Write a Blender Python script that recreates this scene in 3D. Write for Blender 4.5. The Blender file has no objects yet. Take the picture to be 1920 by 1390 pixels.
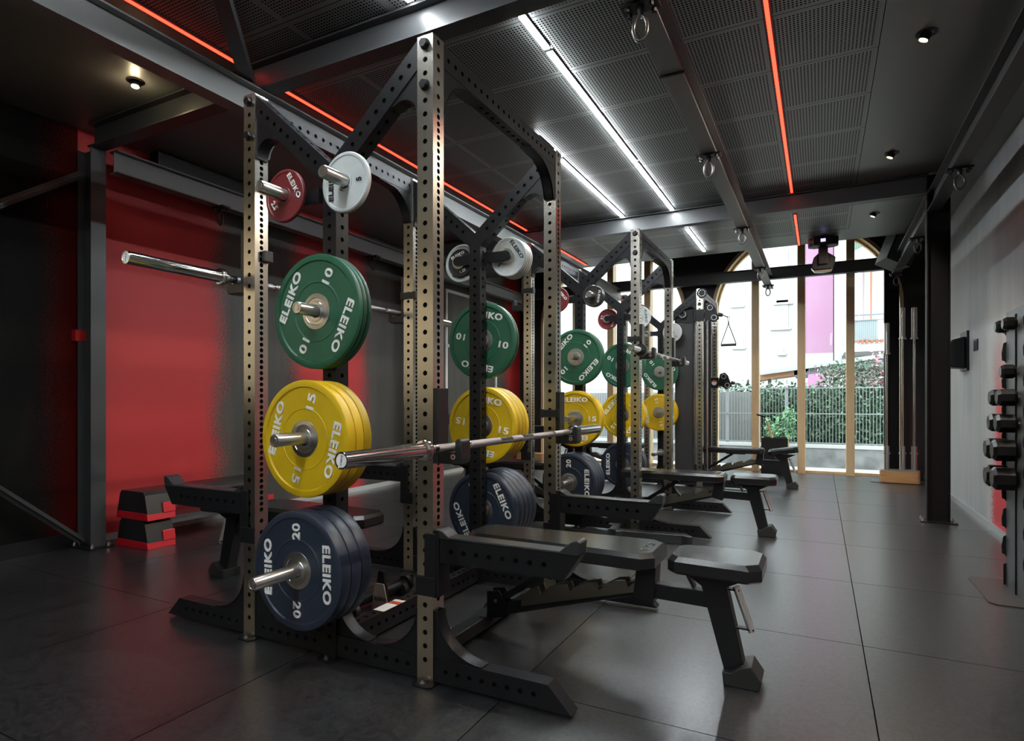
import bpy, bmesh, math, random
from mathutils import Vector, Matrix
random.seed(7)
PI = math.pi
S = bpy.context.scene
COL = S.collection

# ------------------------------------------------------------------ camera
TH = math.radians(27.172)
cam = bpy.data.cameras.new('camera'); camo = bpy.data.objects.new('camera', cam); COL.objects.link(camo)
camo.location = (0, 0, 1.04); camo.rotation_euler = (PI/2, 0, TH)
cam.sensor_width = 36; cam.lens = 1126/1920*36; cam.shift_y = 56/1920; cam.clip_end = 200; cam.clip_start = .02
S.camera = camo
# ------------------------------------------------------------------ world + view
W = bpy.data.worlds.new('overcast_sky'); S.world = W; W.use_nodes = True
nt = W.node_tree; bg = nt.nodes['Background']
tc = nt.nodes.new('ShaderNodeTexCoord'); sep = nt.nodes.new('ShaderNodeSeparateXYZ')
rmp = nt.nodes.new('ShaderNodeValToRGB')
nt.links.new(tc.outputs['Generated'], sep.inputs[0]); nt.links.new(sep.outputs['Z'], rmp.inputs[0]); nt.links.new(rmp.outputs[0], bg.inputs[0])
rmp.color_ramp.elements[0].color = (.72, .79, .83, 1); rmp.color_ramp.elements[1].color = (.90, .96, 1, 1); rmp.color_ramp.elements[1].position = .5
bg.inputs[1].default_value = 10
S.view_settings.view_transform = 'Standard'; S.view_settings.look = 'None'
S.view_settings.exposure = 0.12; S.view_settings.gamma = 1; S.view_settings.use_curve_mapping = False
try:
    S.cycles.max_bounces = 6; S.cycles.transparent_max_bounces = 12; S.cycles.sample_clamp_indirect = 6
    S.cycles.caustics_reflective = False; S.cycles.caustics_refractive = False; S.cycles.use_denoising = True
except Exception: pass
LED_WHITE, LED_RED, SPOT_E = 165.0, 9.0, 85.0

# ------------------------------------------------------------------ materials
def mat(name, color, rough=.5, metal=0., spec=.5, noise=None, bump=None, emit=None, aniso=0):
    m = bpy.data.materials.new(name); m.use_nodes = True; n = m.node_tree; b = n.nodes['Principled BSDF']
    c = tuple(color) + (1,)
    b.inputs['Base Color'].default_value = c; b.inputs['Roughness'].default_value = rough
    b.inputs['Metallic'].default_value = metal; b.inputs['Specular IOR Level'].default_value = spec
    if aniso: b.inputs['Anisotropic'].default_value = aniso
    if emit:
        b.inputs['Emission Color'].default_value = tuple(emit[0]) + (1,); b.inputs['Emission Strength'].default_value = emit[1]
    if noise or bump:
        t = n.nodes.new('ShaderNodeTexCoord')
    if noise:   # (scale, color2, (sx,sy,sz))
        mp = n.nodes.new('ShaderNodeMapping'); mp.inputs['Scale'].default_value = noise[2]
        nz = n.nodes.new('ShaderNodeTexNoise'); nz.inputs['Scale'].default_value = noise[0]; nz.inputs['Detail'].default_value = 6
        r = n.nodes.new('ShaderNodeValToRGB'); r.color_ramp.elements[0].position = .35; r.color_ramp.elements[1].position = .68
        r.color_ramp.elements[0].color = c; r.color_ramp.elements[1].color = tuple(noise[1]) + (1,)
        n.links.new(t.outputs['Object'], mp.inputs[0]); n.links.new(mp.outputs[0], nz.inputs['Vector'])
        n.links.new(nz.outputs['Fac'], r.inputs[0]); n.links.new(r.outputs[0], b.inputs['Base Color'])
    if bump:    # (scale, strength)
        nb = n.nodes.new('ShaderNodeTexNoise'); nb.inputs['Scale'].default_value = bump[0]; nb.inputs['Detail'].default_value = 3
        bp = n.nodes.new('ShaderNodeBump'); bp.inputs['Strength'].default_value = bump[1]; bp.inputs['Distance'].default_value = .002
        n.links.new(t.outputs['Object'], nb.inputs['Vector']); n.links.new(nb.outputs['Fac'], bp.inputs['Height']); n.links.new(bp.outputs[0], b.inputs['Normal'])
    return m

BLK = mat('black_powder_coat', (.0085, .009, .0105), .36, 0, .25, bump=(900, .15))
BLK2 = mat('dark_steel_paint', (.006, .0063, .007), .5, 0, .3)
STEEL = mat('brushed_steel', (.56, .53, .47), .25, 1, .5)
CHROME = mat('chrome', (.62, .61, .60), .13, 1)
KNURL = mat('knurled_steel', (.36, .34, .34), .34, 1, bump=(1500, .6))
HUB = mat('machined_steel', (.56, .56, .55), .28, 1)
SATIN = mat('satin_handle_steel', (.72, .72, .70), .42, .9)
RGREEN = mat('green_rubber', (.016, .088, .048), .42, 0, .4, noise=(9, (.02, .10, .056), (1, 1, 1)))
RYEL = mat('yellow_rubber', (.54, .36, .006), .42, 0, .4, noise=(9, (.58, .395, .008), (1, 1, 1)))
RBLUE = mat('navy_rubber', (.017, .025, .042), .40, 0, .4, noise=(9, (.02, .029, .048), (1, 1, 1)))
RRED = mat('red_plate_coat', (.15, .018, .022), .4, 0, .4)
RWHITE = mat('grey_white_plate_coat', (.44, .48, .48), .4, 0, .4, noise=(14, (.52, .56, .56), (1, 1, 1)))
RBLACK = mat('black_plate_coat', (.02, .02, .022), .35, 0, .5)
LETW = mat('white_print', (.75, .76, .74), .5)
LETB = mat('black_print', (.01, .01, .01), .5)
VINYL = mat('black_vinyl', (.012, .012, .013), .2, 0, .5, bump=(700, .05))
PLAST = mat('black_plastic', (.010, .0105, .0115), .34)
GREYPL = mat('dark_grey_plastic', (.022, .024, .027), .33)
RUBR = mat('black_rubber', (.012, .012, .012), .6)
WOOD = mat('pale_window_wood', (.66, .48, .27), .5, 0, .4, noise=(5, (.74, .56, .34), (8, 8, .6)))
WOODD = mat('oiled_oak', (.42, .22, .09), .45, 0, .4, noise=(6, (.55, .31, .14), (1, 1, 9)))
PLY = mat('pale_plywood', (.55, .42, .24), .5)
STEPRED = mat('red_step_plastic', (.42, .006, .014), .4)
BOXRED = mat('red_box_paint', (.35, .01, .012), .4)
ALU = mat('galvanised_rail', (.20, .205, .21), .5, .4)
BEAM = mat('graphite_beam_paint', (.042, .044, .046), .42, .1, .4)
RAIL = mat('grey_rail_paint', (.20, .205, .205), .45, .1, .5)
COLB = mat('matt_black_column', (.005, .005, .0055), .6, 0, .15)
GUN = mat('gunmetal_plate', (.17, .16, .13), .32, .9)
GREYL = mat('white_line_paint', (.72, .7, .68), .5)
INNER = mat('tube_shade_black', (.004, .004, .004), .9, 0, .05)
LEDW = mat('white_led_diffuser', (.8, .8, .8), .5, emit=((.90, .97, 1), LED_WHITE))
LEDR = mat('red_led_diffuser', (.5, .05, .02), .5, emit=((1, .022, .010), LED_RED))
LAMPW = mat('warm_lamp_face', (.9, .8, .6), .5, emit=((1, .72, .40), 5))
SCRN = mat('blue_display', (.3, .3, .5), .5, emit=((.5, .45, 1), 1.6))
ORANGE = mat('orange_red_print', (.6, .09, .03), .5)

def glassmat():
    m = bpy.data.materials.new('window_glass'); m.use_nodes = True; n = m.node_tree; n.nodes.clear()
    o = n.nodes.new('ShaderNodeOutputMaterial'); mx = n.nodes.new('ShaderNodeMixShader'); tr = n.nodes.new('ShaderNodeBsdfTransparent')
    gl = n.nodes.new('ShaderNodeBsdfGlossy'); gl.inputs['Roughness'].default_value = .02
    tr.inputs['Color'].default_value = (.94, .97, .96, 1)
    lw = n.nodes.new('ShaderNodeLayerWeight'); lw.inputs['Blend'].default_value = .1
    n.links.new(lw.outputs['Fresnel'], mx.inputs[0]); n.links.new(tr.outputs[0], mx.inputs[1]); n.links.new(gl.outputs[0], mx.inputs[2]); n.links.new(mx.outputs[0], o.inputs[0])
    return m
GLASS = glassmat()

def floormat():
    m = mat('rubber_floor', (.016, .0165, .0175), .40, 0, 1.0); n = m.node_tree; b = n.nodes['Principled BSDF']
    t = n.nodes.new('ShaderNodeTexCoord'); v = n.nodes.new('ShaderNodeTexVoronoi'); v.inputs['Scale'].default_value = 95
    r = n.nodes.new('ShaderNodeValToRGB'); r.color_ramp.elements[0].color = (.004, .0043, .005, 1); r.color_ramp.elements[1].color = (.034, .0345, .037, 1)
    n.links.new(t.outputs['Object'], v.inputs['Vector']); n.links.new(v.outputs['Color'], r.inputs[0]); n.links.new(r.outputs[0], b.inputs['Base Color'])
    b.inputs['Roughness'].default_value = .29
    return m
FLOOR = floormat()

def M_(n, op, a, b=None, c=None):
    x = n.nodes.new('ShaderNodeMath'); x.operation = op
    for i, v in enumerate((a, b, c)):
        if v is None: continue
        if isinstance(v, (int, float)): x.inputs[i].default_value = v
        else: n.links.new(v, x.inputs[i])
    return x.outputs[0]

def ceilmat():
    m = mat('perforated_ceiling_panels', (.04, .04, .042), .40, .3, .5); n = m.node_tree; b = n.nodes['Principled BSDF']
    t = n.nodes.new('ShaderNodeTexCoord'); s = n.nodes.new('ShaderNodeSeparateXYZ'); n.links.new(t.outputs['Object'], s.inputs[0])
    X, Y = s.outputs[0], s.outputs[1]
    P = .0185
    fx = M_(n, 'SUBTRACT', M_(n, 'FRACT', M_(n, 'DIVIDE', X, P)), .5); fy = M_(n, 'SUBTRACT', M_(n, 'FRACT', M_(n, 'DIVIDE', Y, P)), .5)
    d = M_(n, 'ADD', M_(n, 'MULTIPLY', fx, fx), M_(n, 'MULTIPLY', fy, fy)); hole = M_(n, 'LESS_THAN', d, .085)
    PY, PX = .545, .545
    py = M_(n, 'MULTIPLY', M_(n, 'FRACT', M_(n, 'DIVIDE', M_(n, 'SUBTRACT', Y, 3.845-5.45), PY)), PY)
    px = M_(n, 'MULTIPLY', M_(n, 'FRACT', M_(n, 'DIVIDE', M_(n, 'SUBTRACT', X, .285-5.45), PX)), PX)
    def inn(v, P_, e): return M_(n, 'MULTIPLY', M_(n, 'GREATER_THAN', v, e), M_(n, 'LESS_THAN', v, P_-e))
    inside = M_(n, 'MULTIPLY', inn(py, PY, .026), inn(px, PX, .020))
    seam = M_(n, 'SUBTRACT', 1, inn(py, PY, .002))
    area = M_(n, 'MULTIPLY', M_(n, 'LESS_THAN', X, .285), M_(n, 'MULTIPLY', M_(n, 'LESS_THAN', Y, 7.78), M_(n, 'GREATER_THAN', X, -3.0)))
    k = M_(n, 'MULTIPLY', area, M_(n, 'MAXIMUM', M_(n, 'MULTIPLY', hole, inside), seam))
    e1 = M_(n, 'LESS_THAN', M_(n, 'ABSOLUTE', M_(n, 'SUBTRACT', X, .285)), .002); e2 = M_(n, 'LESS_THAN', M_(n, 'ABSOLUTE', M_(n, 'SUBTRACT', Y, 7.78)), .003)
    k = M_(n, 'MAXIMUM', k, M_(n, 'MAXIMUM', M_(n, 'MULTIPLY', e1, M_(n, 'LESS_THAN', Y, 7.78)), M_(n, 'MULTIPLY', e2, M_(n, 'LESS_THAN', X, .285))))
    mx = n.nodes.new('ShaderNodeMixRGB'); n.links.new(k, mx.inputs[0]); mx.inputs[1].default_value = (.19, .195, .19, 1); mx.inputs[2].default_value = (.003, .003, .003, 1)
    n.links.new(mx.outputs[0], b.inputs['Base Color'])
    sp = M_(n, 'SUBTRACT', .5, M_(n, 'MULTIPLY', k, .5)); n.links.new(sp, b.inputs['Specular IOR Level'])
    n.links.new(M_(n, 'MULTIPLY', M_(n, 'SUBTRACT', 1, k), .3), b.inputs['Metallic'])
    return m
CEIL = ceilmat()

def sprayed(name, base, base2, bands, red=(.42, .028, .030), soft=.42, zmax=None):
    """concrete grey wall with sprayed red bands: bands = [(y0, y1)] in world Y, ragged speckled edges"""
    m = mat(name, base, .55, 0, .35); n = m.node_tree; b = n.nodes['Principled BSDF']
    t = n.nodes.new('ShaderNodeTexCoord'); s = n.nodes.new('ShaderNodeSeparateXYZ'); n.links.new(t.outputs['Object'], s.inputs[0]); Y = s.outputs[1]
    sp = n.nodes.new('ShaderNodeTexNoise'); sp.inputs['Scale'].default_value = 75; sp.inputs['Detail'].default_value = 4; sp.inputs['Roughness'].default_value = .8
    n.links.new(t.outputs['Object'], sp.inputs['Vector'])
    lo = n.nodes.new('ShaderNodeTexNoise'); lo.inputs['Scale'].default_value = 1.3; n.links.new(t.outputs['Object'], lo.inputs['Vector'])
    Yw = M_(n, 'ADD', Y, M_(n, 'MULTIPLY', M_(n, 'SUBTRACT', lo.outputs['Fac'], .5), .25))
    tot = None
    for y0, y1 in bands:
        a = n.nodes.new('ShaderNodeMapRange'); a.inputs['From Min'].default_value = y0-soft*.5; a.inputs['From Max'].default_value = y0+soft*.5
        c = n.nodes.new('ShaderNodeMapRange'); c.inputs['From Min'].default_value = y1+soft*.5; c.inputs['From Max'].default_value = y1-soft*.5
        n.links.new(Yw, a.inputs['Value']); n.links.new(Yw, c.inputs['Value'])
        q = M_(n, 'MULTIPLY', a.outputs[0], c.outputs[0]); tot = q if tot is None else M_(n, 'MAXIMUM', tot, q)
    k = n.nodes.new('ShaderNodeMapRange'); th = M_(n, 'ADD', tot, M_(n, 'MULTIPLY', M_(n, 'SUBTRACT', sp.outputs['Fac'], .5), 2.6))
    k.inputs['From Min'].default_value = .42; k.inputs['From Max'].default_value = .58; n.links.new(th, k.inputs['Value'])
    kk = M_(n, 'MULTIPLY', k.outputs[0], M_(n, 'GREATER_THAN', tot, .01))
    if zmax:
        zc = n.nodes.new('ShaderNodeMapRange'); zc.inputs['From Min'].default_value = zmax+.35; zc.inputs['From Max'].default_value = zmax-.35; n.links.new(s.outputs[2], zc.inputs['Value'])
        kk = M_(n, 'MULTIPLY', kk, zc.outputs[0])
    c1 = n.nodes.new('ShaderNodeTexNoise'); c1.inputs['Scale'].default_value = 2.2; c1.inputs['Detail'].default_value = 8
    mp = n.nodes.new('ShaderNodeMapping'); mp.inputs['Scale'].default_value = (1, 3, .35); n.links.new(t.outputs['Object'], mp.inputs[0]); n.links.new(mp.outputs[0], c1.inputs['Vector'])
    r = n.nodes.new('ShaderNodeValToRGB'); r.color_ramp.elements[0].position = .35; r.color_ramp.elements[1].position = .7
    r.color_ramp.elements[0].color = base + (1,); r.color_ramp.elements[1].color = base2 + (1,); n.links.new(c1.outputs['Fac'], r.inputs[0])
    mx = n.nodes.new('ShaderNodeMixRGB'); n.links.new(kk, mx.inputs[0]); n.links.new(r.outputs[0], mx.inputs[1]); mx.inputs[2].default_value = red + (1,)
    n.links.new(mx.outputs[0], b.inputs['Base Color'])
    bp = n.nodes.new('ShaderNodeBump'); bp.inputs['Strength'].default_value = .25; bp.inputs['Distance'].default_value = .002
    n.links.new(sp.outputs['Fac'], bp.inputs['Height']); n.links.new(bp.outputs[0], b.inputs['Normal'])
    return m
WALL_L = sprayed('sprayed_charcoal_wall', (.045, .043, .038), (.065, .062, .055), [(2.3, 3.52), (4.42, 5.42), (9.0, 9.6), (-.8, .4)])
WALL_N = sprayed('shade_black_bay_wall', (.0055, .0055, .0055), (.008, .008, .0075), [(2.25, 3.4)], red=(.05, .004, .003), soft=.4)  # wall colours cut to near-black, the bay's lack of light painted in
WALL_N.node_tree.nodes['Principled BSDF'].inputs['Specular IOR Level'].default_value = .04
WALL_R = sprayed('sprayed_concrete_wall', (.29, .31, .315), (.35, .372, .378), [(4.2, 6.0), (9.0, 9.9), (-1, 1.2)], red=(.45, .03, .04), soft=.35, zmax=1.25)
WALL_B = mat('black_wall_paint', (.02, .021, .022), .6)

# ------------------------------------------------------------------ mesh helpers
class MB:
    def __init__(s): s.bm = bmesh.new()
    def box(s, x0, x1, y0, y1, z0, z1, mx=None):
        vs = [s.bm.verts.new(p) for p in ((x0,y0,z0),(x1,y0,z0),(x1,y1,z0),(x0,y1,z0),(x0,y0,z1),(x1,y0,z1),(x1,y1,z1),(x0,y1,z1))]
        for f in ((3,2,1,0),(4,5,6,7),(0,1,5,4),(1,2,6,5),(2,3,7,6),(3,0,4,7)): s.bm.faces.new([vs[i] for i in f])
        if mx:
            for v in vs: v.co = mx @ v.co
        return s
    def bar(s, a, b, w, h, up=(0,0,1)):
        a, b = Vector(a), Vector(b); z = (b-a); L = z.length; z.normalize(); u = Vector(up); x = u.cross(z)
        if x.length < 1e-4: x = Vector((1,0,0))
        x.normalize(); y = z.cross(x)
        m = Matrix((x, y, z)).transposed().to_4x4(); m.translation = a
        return s.box(-w/2, w/2, -h/2, h/2, 0, L, m)
    def prism(s, poly, axis, a, b):
        """poly: 2D points; axis 'x': (y,z), 'y': (x,z), 'z': (x,y)"""
        def p(q, t): return (t, q[0], q[1]) if axis == 'x' else ((q[0], t, q[1]) if axis == 'y' else (q[0], q[1], t))
        A = [s.bm.verts.new(p(q, a)) for q in poly]; B = [s.bm.verts.new(p(q, b)) for q in poly]; n = len(poly)
        s.bm.faces.new(A); s.bm.faces.new(B[::-1])
        for i in range(n): s.bm.faces.new((A[i], B[i], B[(i+1) % n], A[(i+1) % n]))
        return s
    def lathe(s, prof, axis=(0,1,0), at=(0,0,0), seg=48, closed=False):
        """prof: (r, t) pairs, t along axis"""
        ax = Vector(axis).normalized(); u = ax.orthogonal().normalized(); v = ax.cross(u); at = Vector(at); rings = []
        for r, t in prof:
            if r < 1e-6: rings.append([s.bm.verts.new(at+ax*t)])
            else: rings.append([s.bm.verts.new(at+ax*t+(u*math.cos(2*PI*k/seg)+v*math.sin(2*PI*k/seg))*r) for k in range(seg)])
        prs = list(zip(rings, rings[1:]))
        if closed: prs.append((rings[-1], rings[0]))
        for A, B in prs:
            for k in range(seg):
                k2 = (k+1) % seg
                if len(A) == 1 and len(B) == 1: continue
                if len(A) == 1: s.bm.faces.new((A[0], B[k], B[k2]))
                elif len(B) == 1: s.bm.faces.new((A[k], A[k2], B[0]))
                else: s.bm.faces.new((A[k], A[k2], B[k2], B[k]))
        return s
    def cyl(s, a, b, r, seg=20, r2=None):
        a, b = Vector(a), Vector(b); L = (b-a).length; r2 = r if r2 is None else r2
        return s.lathe([(0,0),(r,0),(r2,L),(0,L)], b-a, a, seg)
    def tube(s, pts, r, seg=10, closed=False):
        P = [Vector(p) for p in pts]; n = len(P); rings = []; pu = None
        for i, p in enumerate(P):
            if closed: d = P[(i+1) % n]-P[i-1]
            else: d = P[min(i+1, n-1)]-P[max(i-1, 0)]
            d.normalize()
            u = (pu - d*pu.dot(d)) if pu is not None else d.orthogonal()
            if u.length < 1e-5: u = d.orthogonal()
            u.normalize(); pu = u; v = d.cross(u)
            rings.append([s.bm.verts.new(p+(u*math.cos(2*PI*k/seg)+v*math.sin(2*PI*k/seg))*r) for k in range(seg)])
        prs = list(zip(rings, rings[1:])) + ([(rings[-1], rings[0])] if closed else [])
        for A, B in prs:
            for k in range(seg): s.bm.faces.new((A[k], A[(k+1) % seg], B[(k+1) % seg], B[k]))
        if not closed: s.bm.faces.new(rings[0][::-1]); s.bm.faces.new(rings[-1])
        return s
    def perf(s, O, U, V, Wd, L, holes, r=.0095, th=.006):
        """flat strip Wd x L from corner O along U (width) and V (length) with real round holes at distances `holes`"""
        O, U, V = Vector(O), Vector(U).normalized(), Vector(V).normalized(); N = U.cross(V)
        holes = sorted(h for h in holes if r < h < L-r)
        cuts = [0] + [(a+b)/2 for a, b in zip(holes, holes[1:])] + [L]
        if not holes:
            s.bm.faces.new([s.bm.verts.new(O+U*a+V*b) for a, b in ((0,0),(Wd,0),(Wd,L),(0,L))]); return s
        row = [s.bm.verts.new(O+U*x) for x in (0, Wd/2, Wd)]
        for i, h in enumerate(holes):
            v0, v1 = cuts[i], cuts[i+1]; top = [s.bm.verts.new(O+U*x+V*v1) for x in (0, Wd/2, Wd)]
            l = s.bm.verts.new(O+V*h); rr = s.bm.verts.new(O+U*Wd+V*h)
            out = [rr, top[2], top[1], top[0], l, row[0], row[1], row[2]]
            ring = [s.bm.verts.new(O+U*(Wd/2+r*math.cos(PI*k/8))+V*(h+r*math.sin(PI*k/8))) for k in range(16)]
            inn = [s.bm.verts.new(q.co-N*th) for q in ring]
            for k in range(8):
                a, b = out[k], out[(k+1) % 8]; r0, r1, r2 = ring[2*k], ring[2*k+1], ring[(2*k+2) % 16]
                s.bm.faces.new((a, b, r1)); s.bm.faces.new((a, r1, r0)); s.bm.faces.new((b, r2, r1))
            for k in range(16): s.bm.faces.new((ring[k], ring[(k+1) % 16], inn[(k+1) % 16], inn[k]))
            row = top
        return s
    def perftube(s, a, b, w, d, up, hw, hd, r=.0095, caps=True):
        """rectangular tube from a to b; w across `side` = up x axis, d along `up`; hw holes on the two w-wide faces, hd on the two d-wide faces"""
        a, b = Vector(a), Vector(b); z = b-a; L = z.length; z.normalize(); y = Vector(up); y = (y-z*y.dot(z)).normalized(); x = y.cross(z)
        c = [a-x*w/2-y*d/2, a+x*w/2-y*d/2, a+x*w/2+y*d/2, a-x*w/2+y*d/2]
        s.perf(c[0], x, z, w, L, hw, r); s.perf(c[2], -x, z, w, L, hw, r)
        s.perf(c[1], y, z, d, L, hd, r); s.perf(c[3], -y, z, d, L, hd, r)
        n0 = len(s.bm.faces); q = .0075   # black inner liner, shade inside the tube put into its colour
        k = [a-x*(w/2-q)-y*(d/2-q), a+x*(w/2-q)-y*(d/2-q), a+x*(w/2-q)+y*(d/2-q), a-x*(w/2-q)+y*(d/2-q)]
        lo = [s.bm.verts.new(p+z*.004) for p in k]; hi = [s.bm.verts.new(p+z*(L-.004)) for p in k]
        for i in range(4):
            fc = s.bm.faces.new((lo[i], lo[(i+1) % 4], hi[(i+1) % 4], hi[i])); fc.material_index = 1
        if caps:
            s.bm.faces.new([s.bm.verts.new(p) for p in c[::-1]]); s.bm.faces.new([s.bm.verts.new(p+z*L) for p in c])
        return s
    def ibeam(s, a, b, depth=.16, fl=.10, tf=.009, tw=.007, up=(0,0,1)):
        a, b = Vector(a), Vector(b); z = (b-a).normalized(); y = Vector(up); x = y.cross(z)
        h = depth/2; f = fl/2
        P = [(-f,-h),(f,-h),(f,-h+tf),(tw/2,-h+tf),(tw/2,h-tf),(f,h-tf),(f,h),(-f,h),(-f,h-tf),(-tw/2,h-tf),(-tw/2,-h+tf),(-f,-h+tf)]
        A = [s.bm.verts.new(a+x*p[0]+y*p[1]) for p in P]; B = [s.bm.verts.new(b+x*p[0]+y*p[1]) for p in P]
        s.bm.faces.new(A[::-1]); s.bm.faces.new(B)
        for i in range(12): s.bm.faces.new((A[i], A[(i+1) % 12], B[(i+1) % 12], B[i]))
        return s
    def add(s, mesh, mx):
        n0 = len(s.bm.verts); s.bm.from_mesh(mesh); s.bm.verts.ensure_lookup_table()
        for v in s.bm.verts[n0:]: v.co = mx @ v.co
        return s
    def build(s, name, m, parent=None, loc=None, smooth=None, bevel=0, mats=None, weld=True):
        if weld: bmesh.ops.remove_doubles(s.bm, verts=s.bm.verts, dist=1e-5)
        bmesh.ops.recalc_face_normals(s.bm, faces=s.bm.faces)
        me = bpy.data.meshes.new(name); s.bm.to_mesh(me); s.bm.free()
        me.materials.append(m)
        if any(p_.material_index == 1 for p_ in me.polygons): me.materials.append(INNER)
        for q in (mats or []): me.materials.append(q)
        if smooth is not None:
            me.shade_smooth(); me.set_sharp_from_angle(angle=math.radians(smooth))
        o = bpy.data.objects.new(name, me); COL.objects.link(o)
        if parent: o.parent = parent
        if loc is not None: o.location = loc
        if bevel:
            b = o.modifiers.new('bevel', 'BEVEL'); b.width = bevel; b.segments = 2; b.limit_method = 'ANGLE'; b.angle_limit = math.radians(40)
        return o

def thing(name, label, cat, loc=(0,0,0), rz=0, group=None, ry=0):
    o = bpy.data.objects.new(name, None); COL.objects.link(o); o.location = loc; o.rotation_euler = (0, ry, rz)
    o.empty_display_size = .05; o['label'] = label; o['category'] = cat
    if group: o['group'] = group
    return o
def tag(o, label, cat, group=None, kind=None):
    o['label'] = label; o['category'] = cat
    if group: o['group'] = group
    if kind: o['kind'] = kind
    return o
def struct(o, label=None):
    o['kind'] = 'structure'
    if label: o['label'] = label
    return o
def dup(root, loc=None, rz=None, label=None, group=None, mirror=False):
    r = root.copy(); COL.objects.link(r)
    if loc is not None: r.location = loc
    if rz is not None: r.rotation_euler = (r.rotation_euler[0], r.rotation_euler[1], rz)
    if label: r['label'] = label
    if group: r['group'] = group
    for ch in list(root.children):
        c = ch.copy(); COL.objects.link(c); c.parent = r
        for g in list(ch.children):
            d = g.copy(); COL.objects.link(d); d.parent = c
    return r

_tx = {}
def textmesh(t, h, width=None, bold=.02, depth=.003):
    """text as a mesh lying in XZ facing -Y, centred, cap height h"""
    key = (t, h, width)
    if key in _tx: return _tx[key]
    c = bpy.data.curves.new('txt', 'FONT'); c.body = t; c.offset = bold; c.extrude = .02; c.align_x = 'CENTER'; c.resolution_u = 3; c.space_character = 1.0 + bold*3
    o = bpy.data.objects.new('txt', c); COL.objects.link(o); bpy.context.view_layer.update()
    me = bpy.data.meshes.new_from_object(o.evaluated_get(bpy.context.evaluated_depsgraph_get()))
    bpy.data.objects.remove(o); bpy.data.curves.remove(c)
    xs = [v.co.x for v in me.vertices]; ys = [v.co.y for v in me.vertices]
    x0, x1, y0, y1 = min(xs), max(xs), min(ys), max(ys)
    k = h/(y1-y0); kx = k if width is None else width/(x1-x0)
    for v in me.vertices:
        x, y, z = v.co; v.co = ((x-(x0+x1)/2)*kx, -(z/.02)*depth, (y-(y0+y1)/2)*k)
    _tx[key] = me; return me

def frange(a, b, st):
    out = []
    while a < b: out.append(a); a += st
    return out

def arc(cx, cy, r, a0, a1, n=10): return [(cx+r*math.cos(math.radians(a0+(a1-a0)*i/n)), cy+r*math.sin(math.radians(a0+(a1-a0)*i/n))) for i in range(n+1)]

# ================================================================== ROOM SHELL
XL, XR, YB, YF, ZC = -4.72, 1.23, 9.5, -4.4, 2.98
# floor of rubber tiles with thin seams
f = MB()
xs = [XL-.02, -3.89, -2.9, -1.875, -.985, .16, XR+.02]; ys = [YF, -3.06, -2.06, -1.06, -.06, .94, 1.94, 2.94, 3.94, 4.94, 5.94, 6.94, 7.94, 8.94, YB+.35]
g = .0022
for i in range(len(xs)-1):
    for j in range(len(ys)-1): f.box(xs[i]+g, xs[i+1]-g, ys[j]+g, ys[j+1]-g, -.02, 0)
struct(f.build('floor', FLOOR))
struct(MB().box(XL-.2, XR+.2, YF-.2, YB+.35, -.1, -.02).build('floor_base', mat('seam_black', (.006, .006, .006), .9)))
struct(MB().box(XL-.15, XR+.15, YF, 8.3, ZC, ZC+.06).build('ceiling', CEIL))
struct(MB().box(XL-.15, XR+.15, 8.3, YB+.4, 4.3, 4.36).box(XL-.15, XR+.15, 8.24, 8.3, ZC+.06, 4.3).build('ceiling_void', WALL_B))
struct(MB().box(XL-.15, XL, 2.40, YB+.3, -.02, 4.3).build('wall_left', WALL_L))
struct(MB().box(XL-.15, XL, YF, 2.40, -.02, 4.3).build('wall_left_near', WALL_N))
struct(MB().box(XR, XR+.15, YF, YB+.3, -.02, 4.3).build('wall_right', WALL_R))
struct(MB().box(XL-.15, XR+.15, YF-.15, YF, -.02, 3.1).build('wall_rear', mat('dark_rear_wall', (.04, .038, .036), .6)))
REFL = mat('added_timber_reflector', (.70, .62, .45), .5)  # unseen warm panels added as reflectors for the steel uprights
struct(MB().box(-4.7, XR-.3, YF, YF+.03, .9, 2.9).build('added_rear_reflector', REFL))
struct(MB().box(XL, XL+.03, YF+.03, .6, 1.15, 2.7).build('added_side_reflector', REFL))
struct(MB().box(XL, XL+.014, 2.45, YB, 0, .05).build('baseboard_left', mat('light_trim', (.5, .5, .48), .35, .5)))
struct(MB().box(XR-.014, XR, -1, YB, 0, .055).build('baseboard_right', mat('steel_trim', (.5, .51, .52), .3, .8)))
struct(MB().box(XL, XL+.012, YF, 2.4, 0, .10).build('baseboard_left_near', BLK2))

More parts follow.
